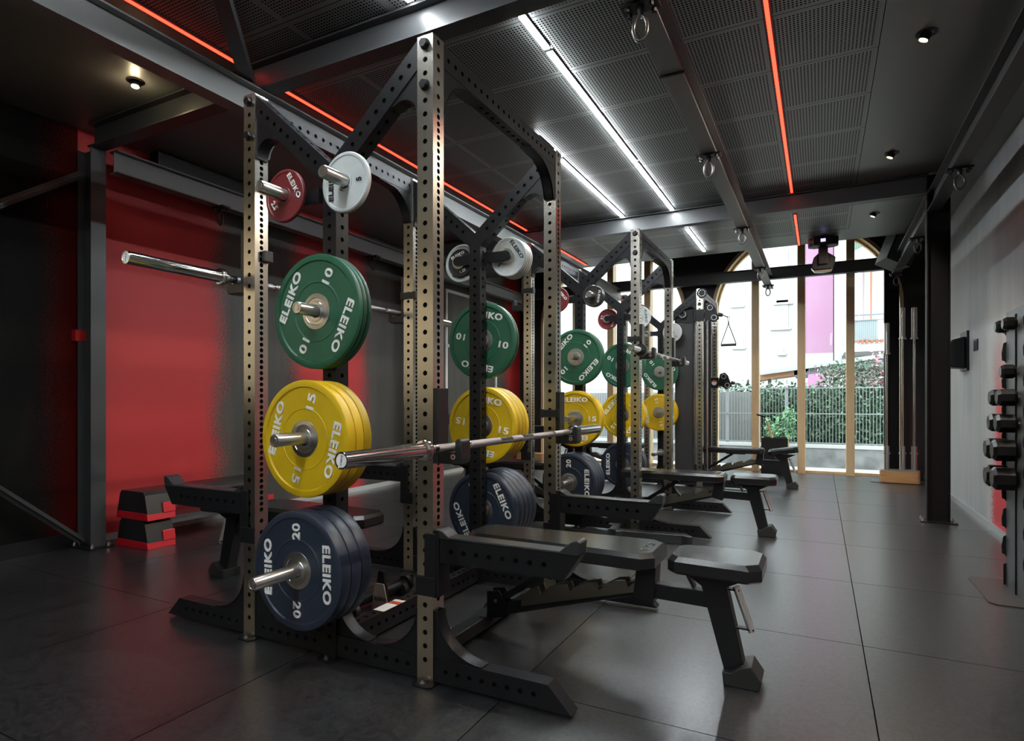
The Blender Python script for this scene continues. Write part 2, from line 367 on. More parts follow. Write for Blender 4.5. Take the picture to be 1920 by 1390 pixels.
# back wall with three arched openings
CENTRES = [-.24, -3.06]; R_ = 1.225; ZS = 2.33
def archwall():
    bm = MB(); T0, T1 = YB, YB+.28
    z1 = 4.3
    edges = sorted([(c-R_, c+R_) for c in CENTRES])
    xsn = [XL-.05] + [e for p in edges for e in p] + [XR+.05]
    for i in range(0, len(xsn), 2):
        if xsn[i+1]-xsn[i] > .01: bm.box(xsn[i], xsn[i+1], T0, T1, -.02, z1)
    for c in CENTRES:
        n = 28; pts = arc(c, ZS, R_, 180, 0, n)
        for i in range(n):
            (xa, za), (xb, zb) = pts[i], pts[i+1]
            bm.prism([(xa, za), (xb, zb), (xb, z1), (xa, z1)], 'y', T0, T1)
    return bm
struct(archwall().build('wall_back', WALL_B))
for wi, c in enumerate(CENTRES):
    w = thing(f'window_{wi+1}', 'arched floor to ceiling window in pale wood, ' + ('right hand one' if wi == 0 else 'left hand one behind the racks'), 'window', (c, YB, 0)); w['kind'] = 'structure'
    del w['category']
    fr = MB(); n = 32
    for (r0, r1, y0, y1) in ((R_-.045, R_+.0, -.06, .22), (R_-.075, R_-.045, .10, .20)):
        A = arc(0, ZS, r0, 180, 0, n); B = arc(0, ZS, r1, 180, 0, n)
        for i in range(n): fr.prism([A[i], A[i+1], B[i+1], B[i]], 'y', y0, y1)
        for sg in (-1, 1): fr.box(min(sg*r0, sg*r1), max(sg*r0, sg*r1), y0, y1, 0, ZS)
    fr.box(-R_, R_, .08, .2, 0, .035)
    fr.build('frame', WOOD, w)
    for mxx in (-.61, 0, .61):
        zt = ZS+math.sqrt((R_-.05)**2-mxx**2)
        MB().box(mxx-.05, mxx+.05, -.02, .16, 0, zt).box(mxx-.035, mxx+.035, .16, .21, 0, zt).build('mullion', WOOD, w)
    A = arc(0, ZS, R_-.05, 180, 0, n)
    xsm = [-R_+.05, -.61, 0, .61, R_-.05]
    for a_, b_ in zip(xsm, xsm[1:]):
        a2, b2 = a_+.02, b_-.02
        top = [(x, ZS+math.sqrt(max((R_-.06)**2-x*x, 0))) for x in [a2+(b2-a2)*k/8 for k in range(9)]]
        MB().prism([(a2, .03), (b2, .03)] + top[::-1], 'y', .145, .151).build('pane', GLASS, w)

# ================================================================== STEEL FRAME OF THE HALL
ZB0, ZB1 = 2.81, 2.97
def beam(y, x0, x1, z0=ZB0, z1=ZB1): return MB().ibeam((x0, y, (z0+z1)/2), (x1, y, (z0+z1)/2))
tag(beam(2.425, -4.55, 1.2).build('steel_beam', BEAM), 'grey steel cross beam nearest the camera, above the first rack', 'beam', 'cross beams under the ceiling')
tag(beam(6.21, -4.55, .82).build('steel_beam', BEAM), 'steel cross beam across the middle of the ceiling', 'beam', 'cross beams under the ceiling')
tag(beam(9.28, -4.55, .75, 2.76, 2.92).build('steel_beam', BEAM), 'steel cross beam in front of the arched windows', 'beam', 'cross beams under the ceiling')
def column(x, y, label, h):
    c = thing('steel_column', label, 'column', (x, y, 0), 0, 'steel columns')
    m = MB(); m.ibeam((0, 0, .012), (0, 0, h), depth=.165, fl=.10, up=(1, 0, 0)); m.build('shaft', COLB if x > 0 else BEAM, c)
    p = MB().box(-.13, .13, -.08, .08, .0, .012); p.build('base_plate', BLK, c)
    for sx in (-.11, .11):
        for sy in (-.055, .055): MB().cyl((sx, sy, .012), (sx, sy, .03), .011, 6).cyl((sx, sy, .03), (sx, sy, .04), .005, 8).build('bolt', HUB, c)
column(.89, 6.21, 'black steel column in front of the grey right wall', 2.97)
column(.83, 9.27, 'black steel column beside the barbell holder at the window', 2.92)
column(-4.6, 2.43, 'dark steel column at the left beside the stacked steps', 2.81)
column(-4.6, 6.21, 'dark steel column in the middle of the left wall', 2.81)
# braces of the left bay
for a, b, l in (((-4.6, 2.36, .06), (-4.6, .6, 1.62), 'dark diagonal brace rising left from the foot of the left column'),
                ((-4.6, 2.36, 2.62), (-4.6, .9, 1.55), 'dark diagonal brace running down left from the head of the left column')):
    tag(MB().bar(a, b, .008, .09, (1, 0, 0)).bar(a, b, .05, .008, (1, 0, 0)).build('diagonal_brace', BEAM), l, 'brace', 'braces of the steel frame')
tag(MB().bar((-2.9, 2.36, 2.85), (-1.0, .3, 2.85), .07, .06).build('diagonal_brace', BEAM), 'diagonal ceiling brace meeting the near cross beam above the rack', 'brace', 'braces of the steel frame')

def rail(x, y0, y1, label, z0=2.65, m=RAIL):
    tag(MB().ibeam((x, y0, z0+.08), (x, y1, z0+.08)).build('overhead_rail', m), label, 'rail', 'overhead rails with hooks')
rail(-.65, -1, 9.44, 'overhead steel rail running down the middle of the ceiling')
rail(.86, -1, 9.25, 'overhead steel rail along the right wall', m=BEAM)
rail(-2.87, -1, 9.44, 'overhead steel rail left of the racks')
rail(-4.46, 2.5, 9.3, 'overhead steel rail along the red left wall', m=mat('dim_rail_paint', (.09, .09, .09), .45))
tag(MB().box(-.71, -.59, 2.985, 2.998, 2.64, 2.652).build('joint_plate', BLK), 'thin black splice plate under the middle overhead rail', 'plate')
# hooks
def make_hook():
    h = thing('rail_hook', '', 'hook', (0, 0, 0), 0, 'eye hooks under the rails')
    MB().box(-.075, .075, -.035, .035, -.014, .0).build('clamp_plate', BLK, h)
    for sx in (-.05, .05):
        b = MB()
        for sy in (-.022, .022): b.cyl((sx, sy, -.014), (sx, sy, -.032), .011, 6)
        b.build('bolt', BLK, h)
    MB().cyl((0, 0, -.014), (0, 0, -.05), .016, 12, .011).build('eye_nut', BLK, h)
    pts = [(.029*math.cos(t), 0, -.098+.050*math.sin(t)) for t in [2*PI*k/20 for k in range(20)]]
    MB().tube(pts, .0075, 8, True).build('ring', mat('dark_ring_steel', (.10, .10, .10), .3, .9), h, smooth=60)
    return h
hk = make_hook(); first = True
for x, ys_, nm in ((-.65, (2.41, 4.09, 5.98, 7.86, 9.1), 'middle'), (.86, (5.12, 7.12, 9.0), 'right wall'), (-4.44, (3.34, 5.26, 7.4, 9.1), 'left wall')):
    od = ['nearest', 'second', 'third', 'fourth', 'fifth']
    for i, y in enumerate(ys_):
        l = f'black eye hook clamped under the {nm} rail, {od[i]} from the camera'
        if first: hk.location = (x, y, 2.65); hk['label'] = l; first = False
        else: dup(hk, (x, y, 2.65), None, l)
# LED strips
def led(x, y0, y1, m, label, z=ZC):
    t = thing('led_strip', label, 'ceiling light', (x, y0, z), 0, 'white light strips' if m is LEDW else 'red light strips')
    L = y1-y0
    MB().box(-.022, .022, 0, L, -.008, 0).build('housing', BLK2, t)
    if m is LEDW: MB().box(-.016, .016, .004, L-.004, -.014, -.008).build('diffuser', m, t)
    else:
        MB().box(-.010, .010, .004, L-.004, -.013, -.008).build('diffuser', m, t)
wl = [(-1.335, 2.70, 3.02, 'short white light strip nearest the camera over the first rack'), (-1.335, 3.05, 4.78, 'long white light strip in the middle of the ceiling'),
      (-1.335, 4.81, 6.15, 'white light strip ending at the middle cross beam'), (-1.85, 4.0, 4.42, 'short white light strip left of the long ones, near end'), (-1.85, 4.45, 6.15, 'left white light strip ending at the middle cross beam'),
      (-1.335, 6.9, 8.05, 'white light strip between the last two cross beams'), (-1.76, 1.2, 2.36, 'white light strip just before the near cross beam')]
wl += [(-1.335, -4.2, -2.5, 'added unseen white light strip near the rear wall, middle'), (.3, -4.2, -2.4, 'added unseen white light strip near the rear wall, right'), (-1.335, -.6, 1.1, 'added unseen white light strip above the camera position'), (-1.335, -2.4, -.7, 'added unseen white light strip behind the camera position'), (.3, -2.2, -.5, 'added unseen white light strip behind the camera on the right')]  # strips added out of view to light the rear panel and steel
for x, a, b, l in wl: led(x, a, b, LEDW, l)
for x, a, b, l in ((-2.97, 1.2, 2.37, 'red light strip at the upper left before the near cross beam'), (-2.97, 2.5, 6.15, 'long red light strip running behind the first rack'), (-2.97, 6.3, 8.1, 'far left red light strip near the windows'),
                   (-.235, 1.5, 6.15, 'long red light strip right of the middle rail'), (-.235, 6.9, 8.28, 'short red light strip near the right window')): led(x, a, b, LEDR, l)
# spotlights
def spot(x, y, label, tilt=(-.35, 0), e=SPOT_E, cone=130):
    t = thing('ceiling_spotlight', label, 'ceiling light', (x, y, ZC), 0, 'recessed swivel spotlights')
    MB().lathe([(.034, -.004), (.05, -.004), (.05, 0), (.034, 0)], (0,0,1), (0,0,0), 32, True).build('trim_ring', BLK2, t, smooth=40)
    d = Vector((tilt[0], tilt[1], -1)).normalized()
    MB().cyl((0,0,.0), d*.034, .026, 24).build('lamp_body', BLK2, t, smooth=40)
    MB().cyl(d*.034, d*.038, .021, 24).build('lamp_face', LAMPW, t)
    ld = bpy.data.lights.new('spot_lamp', 'SPOT'); ld.energy = e; ld.color = (1, .86, .70); ld.spot_size = math.radians(cone); ld.spot_blend = .5; ld.shadow_soft_size = .02
    if x < -3.6 and y > 2: ld = bpy.data.lights.new('spot_lamp', 'POINT'); ld.energy = 1.1; ld.color = (1, .78, .45); ld.shadow_soft_size = .02
    lo = bpy.data.objects.new('spot_lamp', ld); COL.objects.link(lo); lo.parent = t; lo.location = d*(.06 if ld.type == 'POINT' else .045); lo.rotation_euler = d.to_track_quat('-Z', 'Y').to_euler()
spot(.50, 3.82, 'small recessed spotlight at the top right of the ceiling', (-.45, .1), SPOT_E*1.7)
spot(.50, 5.55, 'small recessed spotlight before the middle cross beam, right side', (-.45, .1), SPOT_E*1.5)
spot(.50, 7.25, 'small recessed spotlight behind the middle cross beam, right side', (-.5, .1))
spot(-3.7, 2.2, 'small lit spotlight over the dark left corner', (.1, -.1), 8, 140)
spot(.0, -1.4, 'added unseen spotlight behind the camera on the right of the ceiling', (-.1, -.6), SPOT_E*.5)  # extra lamp added out of view, aimed at the rear reflector
for y_, w_ in ((-3.6, 'farthest behind'), (-2.3, 'behind'), (-1.0, 'just behind'), (.2, 'beside')): spot(-3.7, y_, 'added unseen spotlight washing the reflector panel, ' + w_ + ' the camera on the left', (-.75, 0), SPOT_E*.75, 85)  # unseen washers added only to brighten the side reflector panel
spot(.50, 2.1, 'spotlight on the right of the ceiling behind the frame edge', (-.45, .1), SPOT_E*1.5)
# duct box above the left rail
tag(MB().box(-4.66, -4.55, 2.88, 4.1, 2.83, 3.02-.05).build('air_duct', BLK2), 'flat black duct box on the red wall above the left rail', 'duct')
tag(MB().box(XL, XL+.05, 2.36, 2.46, 1.46, 1.54).build('alarm_box', BOXRED), 'small red box on the dark wall left of the column', 'alarm box')
# white line frame on the left wall
wf = MB()
for y in (7.14, 8.6): wf.box(XL, XL+.02, y-.02, y+.02, .75, 2.62)
for z in (2.60, 1.82, .77): wf.box(XL, XL+.02, 7.14, 8.6, z-.02, z+.02)
tag(wf.build('wall_frame', GREYL), 'thin white rectangular frame fixed to the grey left wall', 'frame')

# ================================================================== POWER RACKS
XC, Y1, Y2, Y3 = -1.755, 1.812, 4.615, 7.43
HT, PW, DY = 2.38, .07, 1.14          # height, post width, depth to the far posts
HF = frange(.09, 2.36, .05); HS = frange(.11, .56, .05) + frange(.56, 2.10, .025) + frange(2.11, 2.36, .05)
_c = {}
def cached(key, fn):
    """mesh made once, later uses share it"""
    if key not in _c: _c[key] = fn()
    return _c[key]
def inst(name, key, fn, m, parent, loc=(0,0,0), rz=0, smooth=None, bevel=0, ry=0):
    if key in _c:
        src = _c[key]; o = src.copy(); COL.objects.link(o); o.parent = parent
    else:
        o = fn().build(name, m, parent, smooth=smooth, bevel=bevel); _c[key] = o
    o.location = loc; o.rotation_euler = (0, ry, rz); o.name = name
    return o
def mb_post():
    return MB().perftube((0, PW/2, 0), (0, PW/2, HT), PW, PW, (0,1,0), HF, HS)
def mb_mpost():
    return MB().perftube((0, PW/2, 0), (0, PW/2, 1.985), PW, PW, (0,1,0), [h for h in HF if h < 1.9], [h for h in HF if h < 1.9])
def mb_brace():
    a, b = Vector((.462, PW/2, 2.344)), Vector((.0, PW/2, 1.943)); L = (b-a).length
    return MB().perftube(a, b, PW-.004, .08, Vector((.66, 0, .75)), frange(.09, L-.06, .052), frange(.09, L-.06, .052))
def mb_bgus():
    p = [(.433, 2.275), (.433, 2.10), (.425, 2.10)] + arc(.355, 2.105, .066, 0, 118, 8) + [(.28, 2.155), (.28, 2.135)]
    p = [(.433, 2.28), (.433, 2.095), (.424, 2.095)] + arc(.362, 2.105, .062, 0, 125, 8) + [(.300, 2.150)]
    return MB().prism(p, 'y', .006, PW-.006)
def mb_tbeam():
    return MB().perftube((0, PW, 2.33), (0, DY, 2.33), .085, .06, (1,0,0), frange(.04, 1.06, .05), frange(.04, 1.06, .05))
def mb_tgus():
    p = [(PW, 2.29), (PW, 2.115), (PW+.014, 2.115)] + arc(PW+.204, 2.09, .19, 172, 100, 8) + [(PW+.30, 2.284), (PW+.30, 2.29)]
    return MB().prism(p, 'x', -.028, -.022).prism(p, 'x', .022, .028).prism([(PW, 2.115), (PW+.014, 2.115)] + arc(PW+.204, 2.09, .19, 172, 100, 8) + [(PW+.30, 2.284)] + arc(PW+.204, 2.09, .196, 100, 172, 8), 'x', -.028, .028)
def mb_base():
    m = MB(); a = frange(.05, .36, .05)
    for s in (-1, 1):
        m.perftube((s*.035, PW/2, .0575), (s*.433, PW/2, .0575), .085, PW-.01, (0, 1, 0), a, [])
    return m
def mb_foot():
    m = MB().perftube((.503, PW/2, .0575), (.955, PW/2, .0575), .085, PW-.01, (0, 1, 0), frange(.05, .43, .05), [], caps=False)
    m.prism([(.955, .015), (1.038, .015), (.955, .10)], 'y', .005, PW-.005)
    return m
def mb_cbeam():
    return MB().perftube((0, PW, .0575), (0, DY, .0575), .06, .085, (0,0,1), frange(.05, 1.05, .05), frange(.05, 1.05, .05))
def mb_fgus(x0, s, h=.17, w=.20):
    ce = (x0+s*w, .10+h); p = [(x0, .099), (x0, .10+h), (x0+s*.012, .10+h)]
    q = [(ce[0]-s*(w-.012)*math.cos(t), ce[1]-(h-.004)*math.sin(t)) for t in [PI/2*k/9 for k in range(10)]]
    poly = [(x0, .099), (x0, .10+h)] + q + [(x0+s*w, .099)]
    m = MB().prism(poly, 'y', .012, .017).prism(poly, 'y', PW-.017, PW-.012)
    st = q + [(p_[0]+s*(-.004), p_[1]-.004) for p_ in q[::-1]]
    m.prism(st, 'y', .008, PW-.008)
    return m
def mb_fplate():
    return MB().prism([(-.045, -.02), (-.03, -.035), (.03, -.035), (.045, -.02), (.045, .09), (-.045, .09)], 'z', 0, .006)
def mb_fbolt(): return MB().cyl((0, -.018, .006), (0, -.018, .013), .009, 6).cyl((0, -.018, .013), (0, -.018, .02), .004, 8)
def mb_hex(): return MB().cyl((0, 0, 0), (0, -.018, 0), .0165, 6).cyl((0, -.002, 0), (0, 0, 0), .021, 16)
def mb_peg(L): return lambda: MB().lathe([(0, 0), (.042, 0), (.042, -.006), (.024, -.006), (.024, -L+.004), (.021, -L), (.017, -L), (.016, -L+.002), (.011, -L+.002), (.010, -L), (0, -L)], (0,1,0), (0,0,0), 28)
def mb_brk(s): return lambda: MB().prism([(s*.035, -.028), (s*.15, -.028)] + [(s*(.162+.028*math.cos(t)), .028*math.sin(t)) for t in [-PI/2+PI*k/8 for k in range(9)]] + [(s*.035, .028)], 'y', 0, .012).box(min(s*.035, s*.05), max(s*.035, s*.05), -.01, .07, -.03, .03)

def rack_common(t, near=True, far=True, posts=((-1,0),(1,0),(-1,1),(1,1)), m_far=True):
    for s, f in posts:
        inst('upright', 'post', mb_post, STEEL, t, (s*.467, f*DY, 0))
        inst('foot_plate', 'fpl', mb_fplate, BLK, t, (s*.467, f*(DY+PW), 0), PI if f else 0)
        inst('anchor_bolt', 'fblt', mb_fbolt, HUB, t, (s*.467, f*(DY+PW), 0), PI if f else 0)
        for z in (2.345, 2.195): inst('hex_bolt', 'hex', mb_hex, BLK, t, (s*.467, f*(DY+PW), z), PI if f else 0)
    for f in ((0, 1) if m_far else (0,)):
        inst('centre_post', 'mpost', mb_mpost, BLK, t, (0, f*DY, 0))
        inst('foot_plate', 'fpl', mb_fplate, BLK, t, (0, f*(DY+PW), 0), PI if f else 0)
        inst('anchor_bolt', 'fblt', mb_fbolt, HUB, t, (0, f*(DY+PW), 0), PI if f else 0)
        for s in (0, 1):
            y = f*DY + (PW if s else 0); r = PI if s else 0
            inst('roof_brace', 'brace', mb_brace, BLK, t, (0, y, 0), r)
            inst('brace_gusset', 'bgus', mb_bgus, BLK, t, (0, y, 0), r, smooth=40)
            inst('foot_beam', 'foot', mb_foot, BLK, t, (0, y, 0), r)
            inst('foot_gusset', 'fg1', lambda: mb_fgus(.503, 1), BLK, t, (0, y, 0), r, smooth=40)
            inst('foot_gusset', 'fg2', lambda: mb_fgus(.432, -1), BLK, t, (0, y, 0), r, smooth=40)
            inst('foot_gusset', 'fg3', lambda: mb_fgus(.036, 1, .13, .16), BLK, t, (0, y, 0), r, smooth=40)
        inst('base_beam', 'base', mb_base, BLK, t, (0, f*DY, 0))
    for s in (-1, 1):
        inst('roof_beam', 'tbeam', mb_tbeam, BLK, t, (s*.467, 0, 0))
        inst('beam_gusset', 'tgus', mb_tgus, BLK, t, (s*.467, 0, 0), smooth=40)
        inst('beam_gusset', 'tgus', mb_tgus, BLK, t, (s*.467, DY+PW, 0), PI, smooth=40)
    inst('centre_beam', 'cbeam', mb_cbeam, BLK, t)
PEGS = ((.40, .37), (.895, .275), (1.39, .17))
SMZ = 1.865
def pegs(t, f, small=True, lens=PEGS):
    y = f*(DY+PW); r = PI if f else 0
    for z, L in lens: inst('plate_peg', ('peg', L), mb_peg(L), HUB, t, (0, y, z), r, smooth=40)
    if small:
        for s in (-1, 1):
            inst('peg_bracket', ('brk', s), mb_brk(s), BLK, t, (0, y-(.012 if not f else -.0), SMZ))
            inst('small_peg', ('peg', .19), mb_peg(.19), HUB, t, (s*.162, y+(-.012 if not f else .012), SMZ), r, smooth=40)
def make_rack(label, y):
    t = thing('power_rack', label, 'power rack', (XC, y, 0), 0, 'double sided power racks')
    rack_common(t); pegs(t, 0); pegs(t, 1)
    return t
r1 = make_rack('nearest power rack, steel uprights joined by a black Y shaped frame', Y1)
r2 = make_rack('second power rack, between the nearest rack and the cable station', Y2)
MB().box(-.03, .03, 0, .10, 0, .0006).build('warning_sticker', LETW, r1, (0, .30, .1005)); MB().box(-.03, .03, 0, .03, 0, .0006).build('warning_sticker', ORANGE, r1, (0, .405, .1005)); MB().box(-.03, .03, 0, .025, 0, .0006).build('warning_sticker', LETW, r1, (0, .436, .1005))

# ------------------------------------------------------------------ plates
def bumper(name, rub, t, num, R=.225):
    p = thing('weight_plate', '', 'weight plate', (0,0,0))
    f = .0055
    half = [(.064, -f), (.112, -f), (.114, -f+.0018), (.118, -f+.0018), (.120, -f), (.196, -f), (.199, -f+.004), (.2, 0), (.2185, 0), (.2235, -.0025), (R, -.006)]
    prof = half + [(r, -t-y) for r, y in half[::-1]]
    MB().lathe(prof, (0,1,0), (0,0,0), 72, True).build('rubber_disc', rub, p, smooth=32)
    hh = [(.0255, -.001), (.038, -.001), (.040, -.0035), (.052, -.0035), (.054, -.0015), (.070, -.003), (.072, -f-.001)]
    MB().lathe(hh + [(r, -t-y) for r, y in hh[::-1]], (0,1,0), (0,0,0), 48, True).build('steel_hub', HUB, p, smooth=32)
    E_ = textmesh('ELEIKO', .039, .215, bold=.032); N_ = textmesh(num, .039, .062)
    m = MB()
    for back in (0, 1):
        B = Matrix.Translation((0, (-t+f-.0005) if not back else (-f+.0005), 0)) @ Matrix.Rotation(PI if back else 0, 4, 'Z')
        for a in (0, PI):
            m.add(E_, B @ Matrix.Rotation(a, 4, 'Y') @ Matrix.Translation((0, 0, .152)))
            m.add(N_, B @ Matrix.Rotation(a, 4, 'Y') @ Matrix.Translation((.147, 0, 0)))
    m.build('lettering', LETW, p, weld=False)
    return p
def disc(name, col, let, t, num, R):
    p = thing('weight_plate', '', 'weight plate', (0,0,0))
    f = .003
    half = [(.0255, -.0005), (.032, -.0005), (.034, -f), (R*.86, -f), (R*.89, 0), (R-.004, 0), (R, -.004)]
    MB().lathe(half + [(r, -t-y) for r, y in half[::-1]], (0,1,0), (0,0,0), 56, True).build('iron_disc', col, p, smooth=32)
    E_ = textmesh('ELEIKO', R*.20, R*1.12); N_ = textmesh(num, R*.22)
    m = MB()
    for back in (0, 1):
        B = Matrix.Translation((0, (-t+f-.0005) if not back else (-f+.0005), 0)) @ Matrix.Rotation(PI if back else 0, 4, 'Z')
        m.add(E_, B @ Matrix.Translation((0, 0, R*.60))); m.add(N_, B @ Matrix.Translation((0, 0, -R*.60)))
    m.build('lettering', let, p, weld=False)
    return p
T = {'20': .055, '15': .043, '10': .0225, '5': .022, '2.5': .017, '1.25': .013}
PROTO = {'20': bumper('20', RBLUE, T['20'], '20'), '15': bumper('15', RYEL, T['15'], '15'), '10': bumper('10', RGREEN, T['10'], '10'),
         '5': disc('5', RWHITE, LETB, T['5'], '5', .114), '2.5': disc('2.5', RRED, LETW, T['2.5'], '2.5', .106), '1.25': disc('1.25', RBLACK, LETW, T['1.25'], '1.25', .085)}
NM = {'20': 'navy 20 kg plate', '15': 'yellow 15 kg plate', '10': 'green 10 kg plate', '5': 'pale 5 kg plate', '2.5': 'dark red 2.5 kg plate', '1.25': 'small black plate'}
used = set()
ORD = ['', 'second', 'third', 'fourth', 'fifth', 'sixth']
def put(kind, x, y, z, phi, label, group=None):
    p = PROTO[kind]
    if kind in used: p = dup(p)
    used.add(kind)
    p.location = (x, y, z); p.rotation_euler = (0, math.radians(-phi), 0); p['label'] = label
    if group: p['group'] = group
    elif 'group' in p: del p['group']
    return p
def stack(kinds, x, yface, z, side, phi, where):
    """side -1: plates pile toward the camera from yface; +1: away from it"""
    y = yface
    n = len(kinds)
    for i, (k, ph) in enumerate(zip(kinds, phi if isinstance(phi, list) else [phi]*n)):
        t = T[k]
        if side < 0: py = y; y -= t+.0015
        else: py = y+t; y += t+.0015
        j = n-1-i if side < 0 else i
        pos = 'only' if n == 1 else ('frontmost' if j == 0 else ('rearmost' if j == n-1 else ORD[j]+' from front,'))
        if kinds.count(k) == 1 and n > 1: pos = 'only'
        put(k, x, py, z - (.0265-.0245) if True else z, ph, f'{pos} {NM[k]} on {where}', 'plates on the ' + where)
N = -.006; Fy = DY+PW+.006
def st(ry, f, kinds, zi, phi, where, dx=0):
    z = PEGS[zi][0] if zi is not None else SMZ
    base = ry + (Fy if f else N)
    if zi is None: base = ry + ((DY+PW+.012+.02) if f else (-.012-.055))
    stack(kinds, XC+dx, base, z, 1 if f else -1, phi, where)
st(Y1, 0, ['10']*3, 2, [20, -60, -115], 'high front peg of the nearest rack')
st(Y1, 0, ['15']*3, 1, [10, 70, -105], 'middle front peg of the nearest rack')
st(Y1, 0, ['20']*3, 0, [0, 40, -89], 'low front peg of the nearest rack')
st(Y1, 0, ['2.5'], None, [-59], 'upper left front horn of the nearest rack', -.162)
st(Y1, 0, ['5'], None, [90], 'upper right front horn of the nearest rack', .162)
st(Y1, 1, ['10']*2, 2, [-12, 30], 'high rear peg of the nearest rack')
st(Y1, 1, ['15']*4, 1, [-10, 0, 20, 60], 'middle rear peg of the nearest rack')
st(Y1, 1, ['20']*5, 0, [-65, 0, 20, 60, 10], 'low rear peg of the nearest rack')
st(Y1, 1, ['1.25', '5'], None, [20, 180], 'upper left rear horn of the nearest rack', -.162)
st(Y1, 1, ['5']*4, None, [-55, 0, 0, 0], 'upper right rear horn of the nearest rack', .162)
st(Y2, 0, ['10']*3, 2, [0, 0, -134], 'high front peg of the second rack')
st(Y2, 0, ['15']*2, 1, [20, 0], 'middle front peg of the second rack')
st(Y2, 0, ['20']*4, 0, [0, 0, 10, -90], 'low front peg of the second rack')
st(Y2, 0, ['2.5'], None, [-50], 'upper left front horn of the second rack', -.162)
st(Y2, 0, ['1.25']*4, None, [0, 0, 0, -100], 'upper right front horn of the second rack', .162)
st(Y2, 1, ['10']*2, 2, [-30, 0], 'high rear peg of the second rack')
st(Y2, 1, ['15']*2, 1, [50, 0], 'middle rear peg of the second rack')
st(Y2, 1, ['20']*2, 0, [-90, 0], 'low rear peg of the second rack')
st(Y2, 1, ['2.5'], None, [-110], 'upper left rear horn of the second rack', -.162)
st(Y2, 1, ['5', '2.5'], None, [-85, 0], 'upper right rear horn of the second rack', .162)
st(Y3, 0, ['10']*2, 2, [0, -50], 'high peg of the cable station')
st(Y3, 0, ['15']*2, 1, [0, -80], 'middle peg of the cable station')
st(Y3, 0, ['5'], None, [40], 'upper right horn of the cable station', .162)

# ------------------------------------------------------------------ cable station (third unit)
cs = thing('cable_station', 'tall black and steel cable station with pulleys beyond the second rack', 'cable machine', (XC, Y3, 0))
rack_common(cs, posts=((-1,0),(1,0),(-1,1),(1,1)), m_far=False); pegs(cs, 0)
MB().box(.16, .385, .075, .30, .12, 1.98).build('weight_stack_cover', mat('charcoal_cover', (.022, .023, .025), .45), cs, bevel=.006)
MB().prism([(.16, 1.98), (.42, 1.98), (.42, 2.28), (.16, 2.05)], 'y', .06, .075).build('pulley_plate', BLK, cs)
def pulley(x, y, z, r, par):
    p = MB().lathe([(0,-.012),(r*.3,-.012),(r*.35,-.009),(r*.8,-.009),(r*.85,-.013),(r,-.013),(r*.93,0),(r,.013),(r*.85,.013),(0,.012)], (0,1,0), (x,y,z), 28).build('pulley_wheel', BLK, par, smooth=35)
    rm = MB()
    for k in range(8):
        a0, a1 = 2*PI*k/8+.1, 2*PI*(k+1)/8-.1
        P = [(x+r*q*math.cos(a), z+r*q*math.sin(a)) for q, aa in ((.58, (a0, (a0+a1)/2, a1)), (.72, (a1, (a0+a1)/2, a0))) for a in aa]
        rm.prism(P, 'y', y-.0135, y-.0125)
    rm.build('wheel_cutouts', LETW, p)
    return p
pulley(.26, .045, 2.09, .058, cs); pulley(.50, -.02, 2.32, .058, cs)
for xx in (.40, .545): MB().cyl((xx, .05, .15), (xx, .05, 2.2), .012, 12).build('guide_rod', CHROME, cs, smooth=40)
for f, zz, xx in ((0, 2.06, .467), (1, 1.28, .467)):
    y0 = f*DY
    MB().box(xx-.05, xx+.05, y0-.012, y0+PW+.012, zz-.07, zz+.07).build('trolley_sleeve', BLK, cs, bevel=.004)
    if f:
        MB().lathe([(0,-.001),(.034,-.001),(.034,0),(0,0)], (0,1,0), (xx, y0-.0125, zz), 24).build('round_badge', LETW, cs)
        MB().prism(arc(xx, zz, .033, 20, 160, 8), 'y', y0-.0145, y0-.0135).build('badge_arc', ORANGE, cs)
    hx = xx+.12
    P = [(xx+.05, zz-.04), (xx+.05, zz+.01), (hx-.05, zz+.12), (hx+.01, zz+.14), (hx+.05, zz+.10), (hx+.10, zz-.05), (hx+.03, zz-.09), (hx-.03, zz-.05)]
    MB().prism(P, 'y', y0+.02, y0+.026).prism(P, 'y', y0+.05, y0+.056).build('swivel_arm', BLK, cs)
    pulley(hx, y0+.018, zz+.085, .045, cs); pulley(hx+.045, y0+.018, zz-.035, .045, cs)
    MB().cyl((hx+.09, y0+.038, zz), (hx+.14, y0+.038, zz-.01), .026, 16, .02).build('cable_stop', RUBR, cs, smooth=40)
    MB().tube([(hx+.14, y0+.038, zz-.01), (hx+.20, y0+.038, zz-.04)], .006, 8).build('cable_end', BLK, cs)
hd = thing('cable_attachment', 'black triangular cable handle hanging from the high pulley', 'handle', (XC+.467+.325, Y3+.038, 1.745))
MB().tube([(0,0,.235),(-.004,0,.19),(-.085,0,-.04)], .005, 8).tube([(0,0,.235),(.004,0,.19),(.085,0,-.04)], .005, 8).build('strap', BLK, hd, smooth=60)
MB().cyl((-.085,0,-.05), (.085,0,-.05), .015, 16).build('grip', RUBR, hd, smooth=40)
MB().tube([(.012*math.cos(t),0,.262+.028*math.sin(t)) for t in [2*PI*k/16 for k in range(16)]], .0035, 8, True).build('carabiner', CHROME, hd, smooth=60)

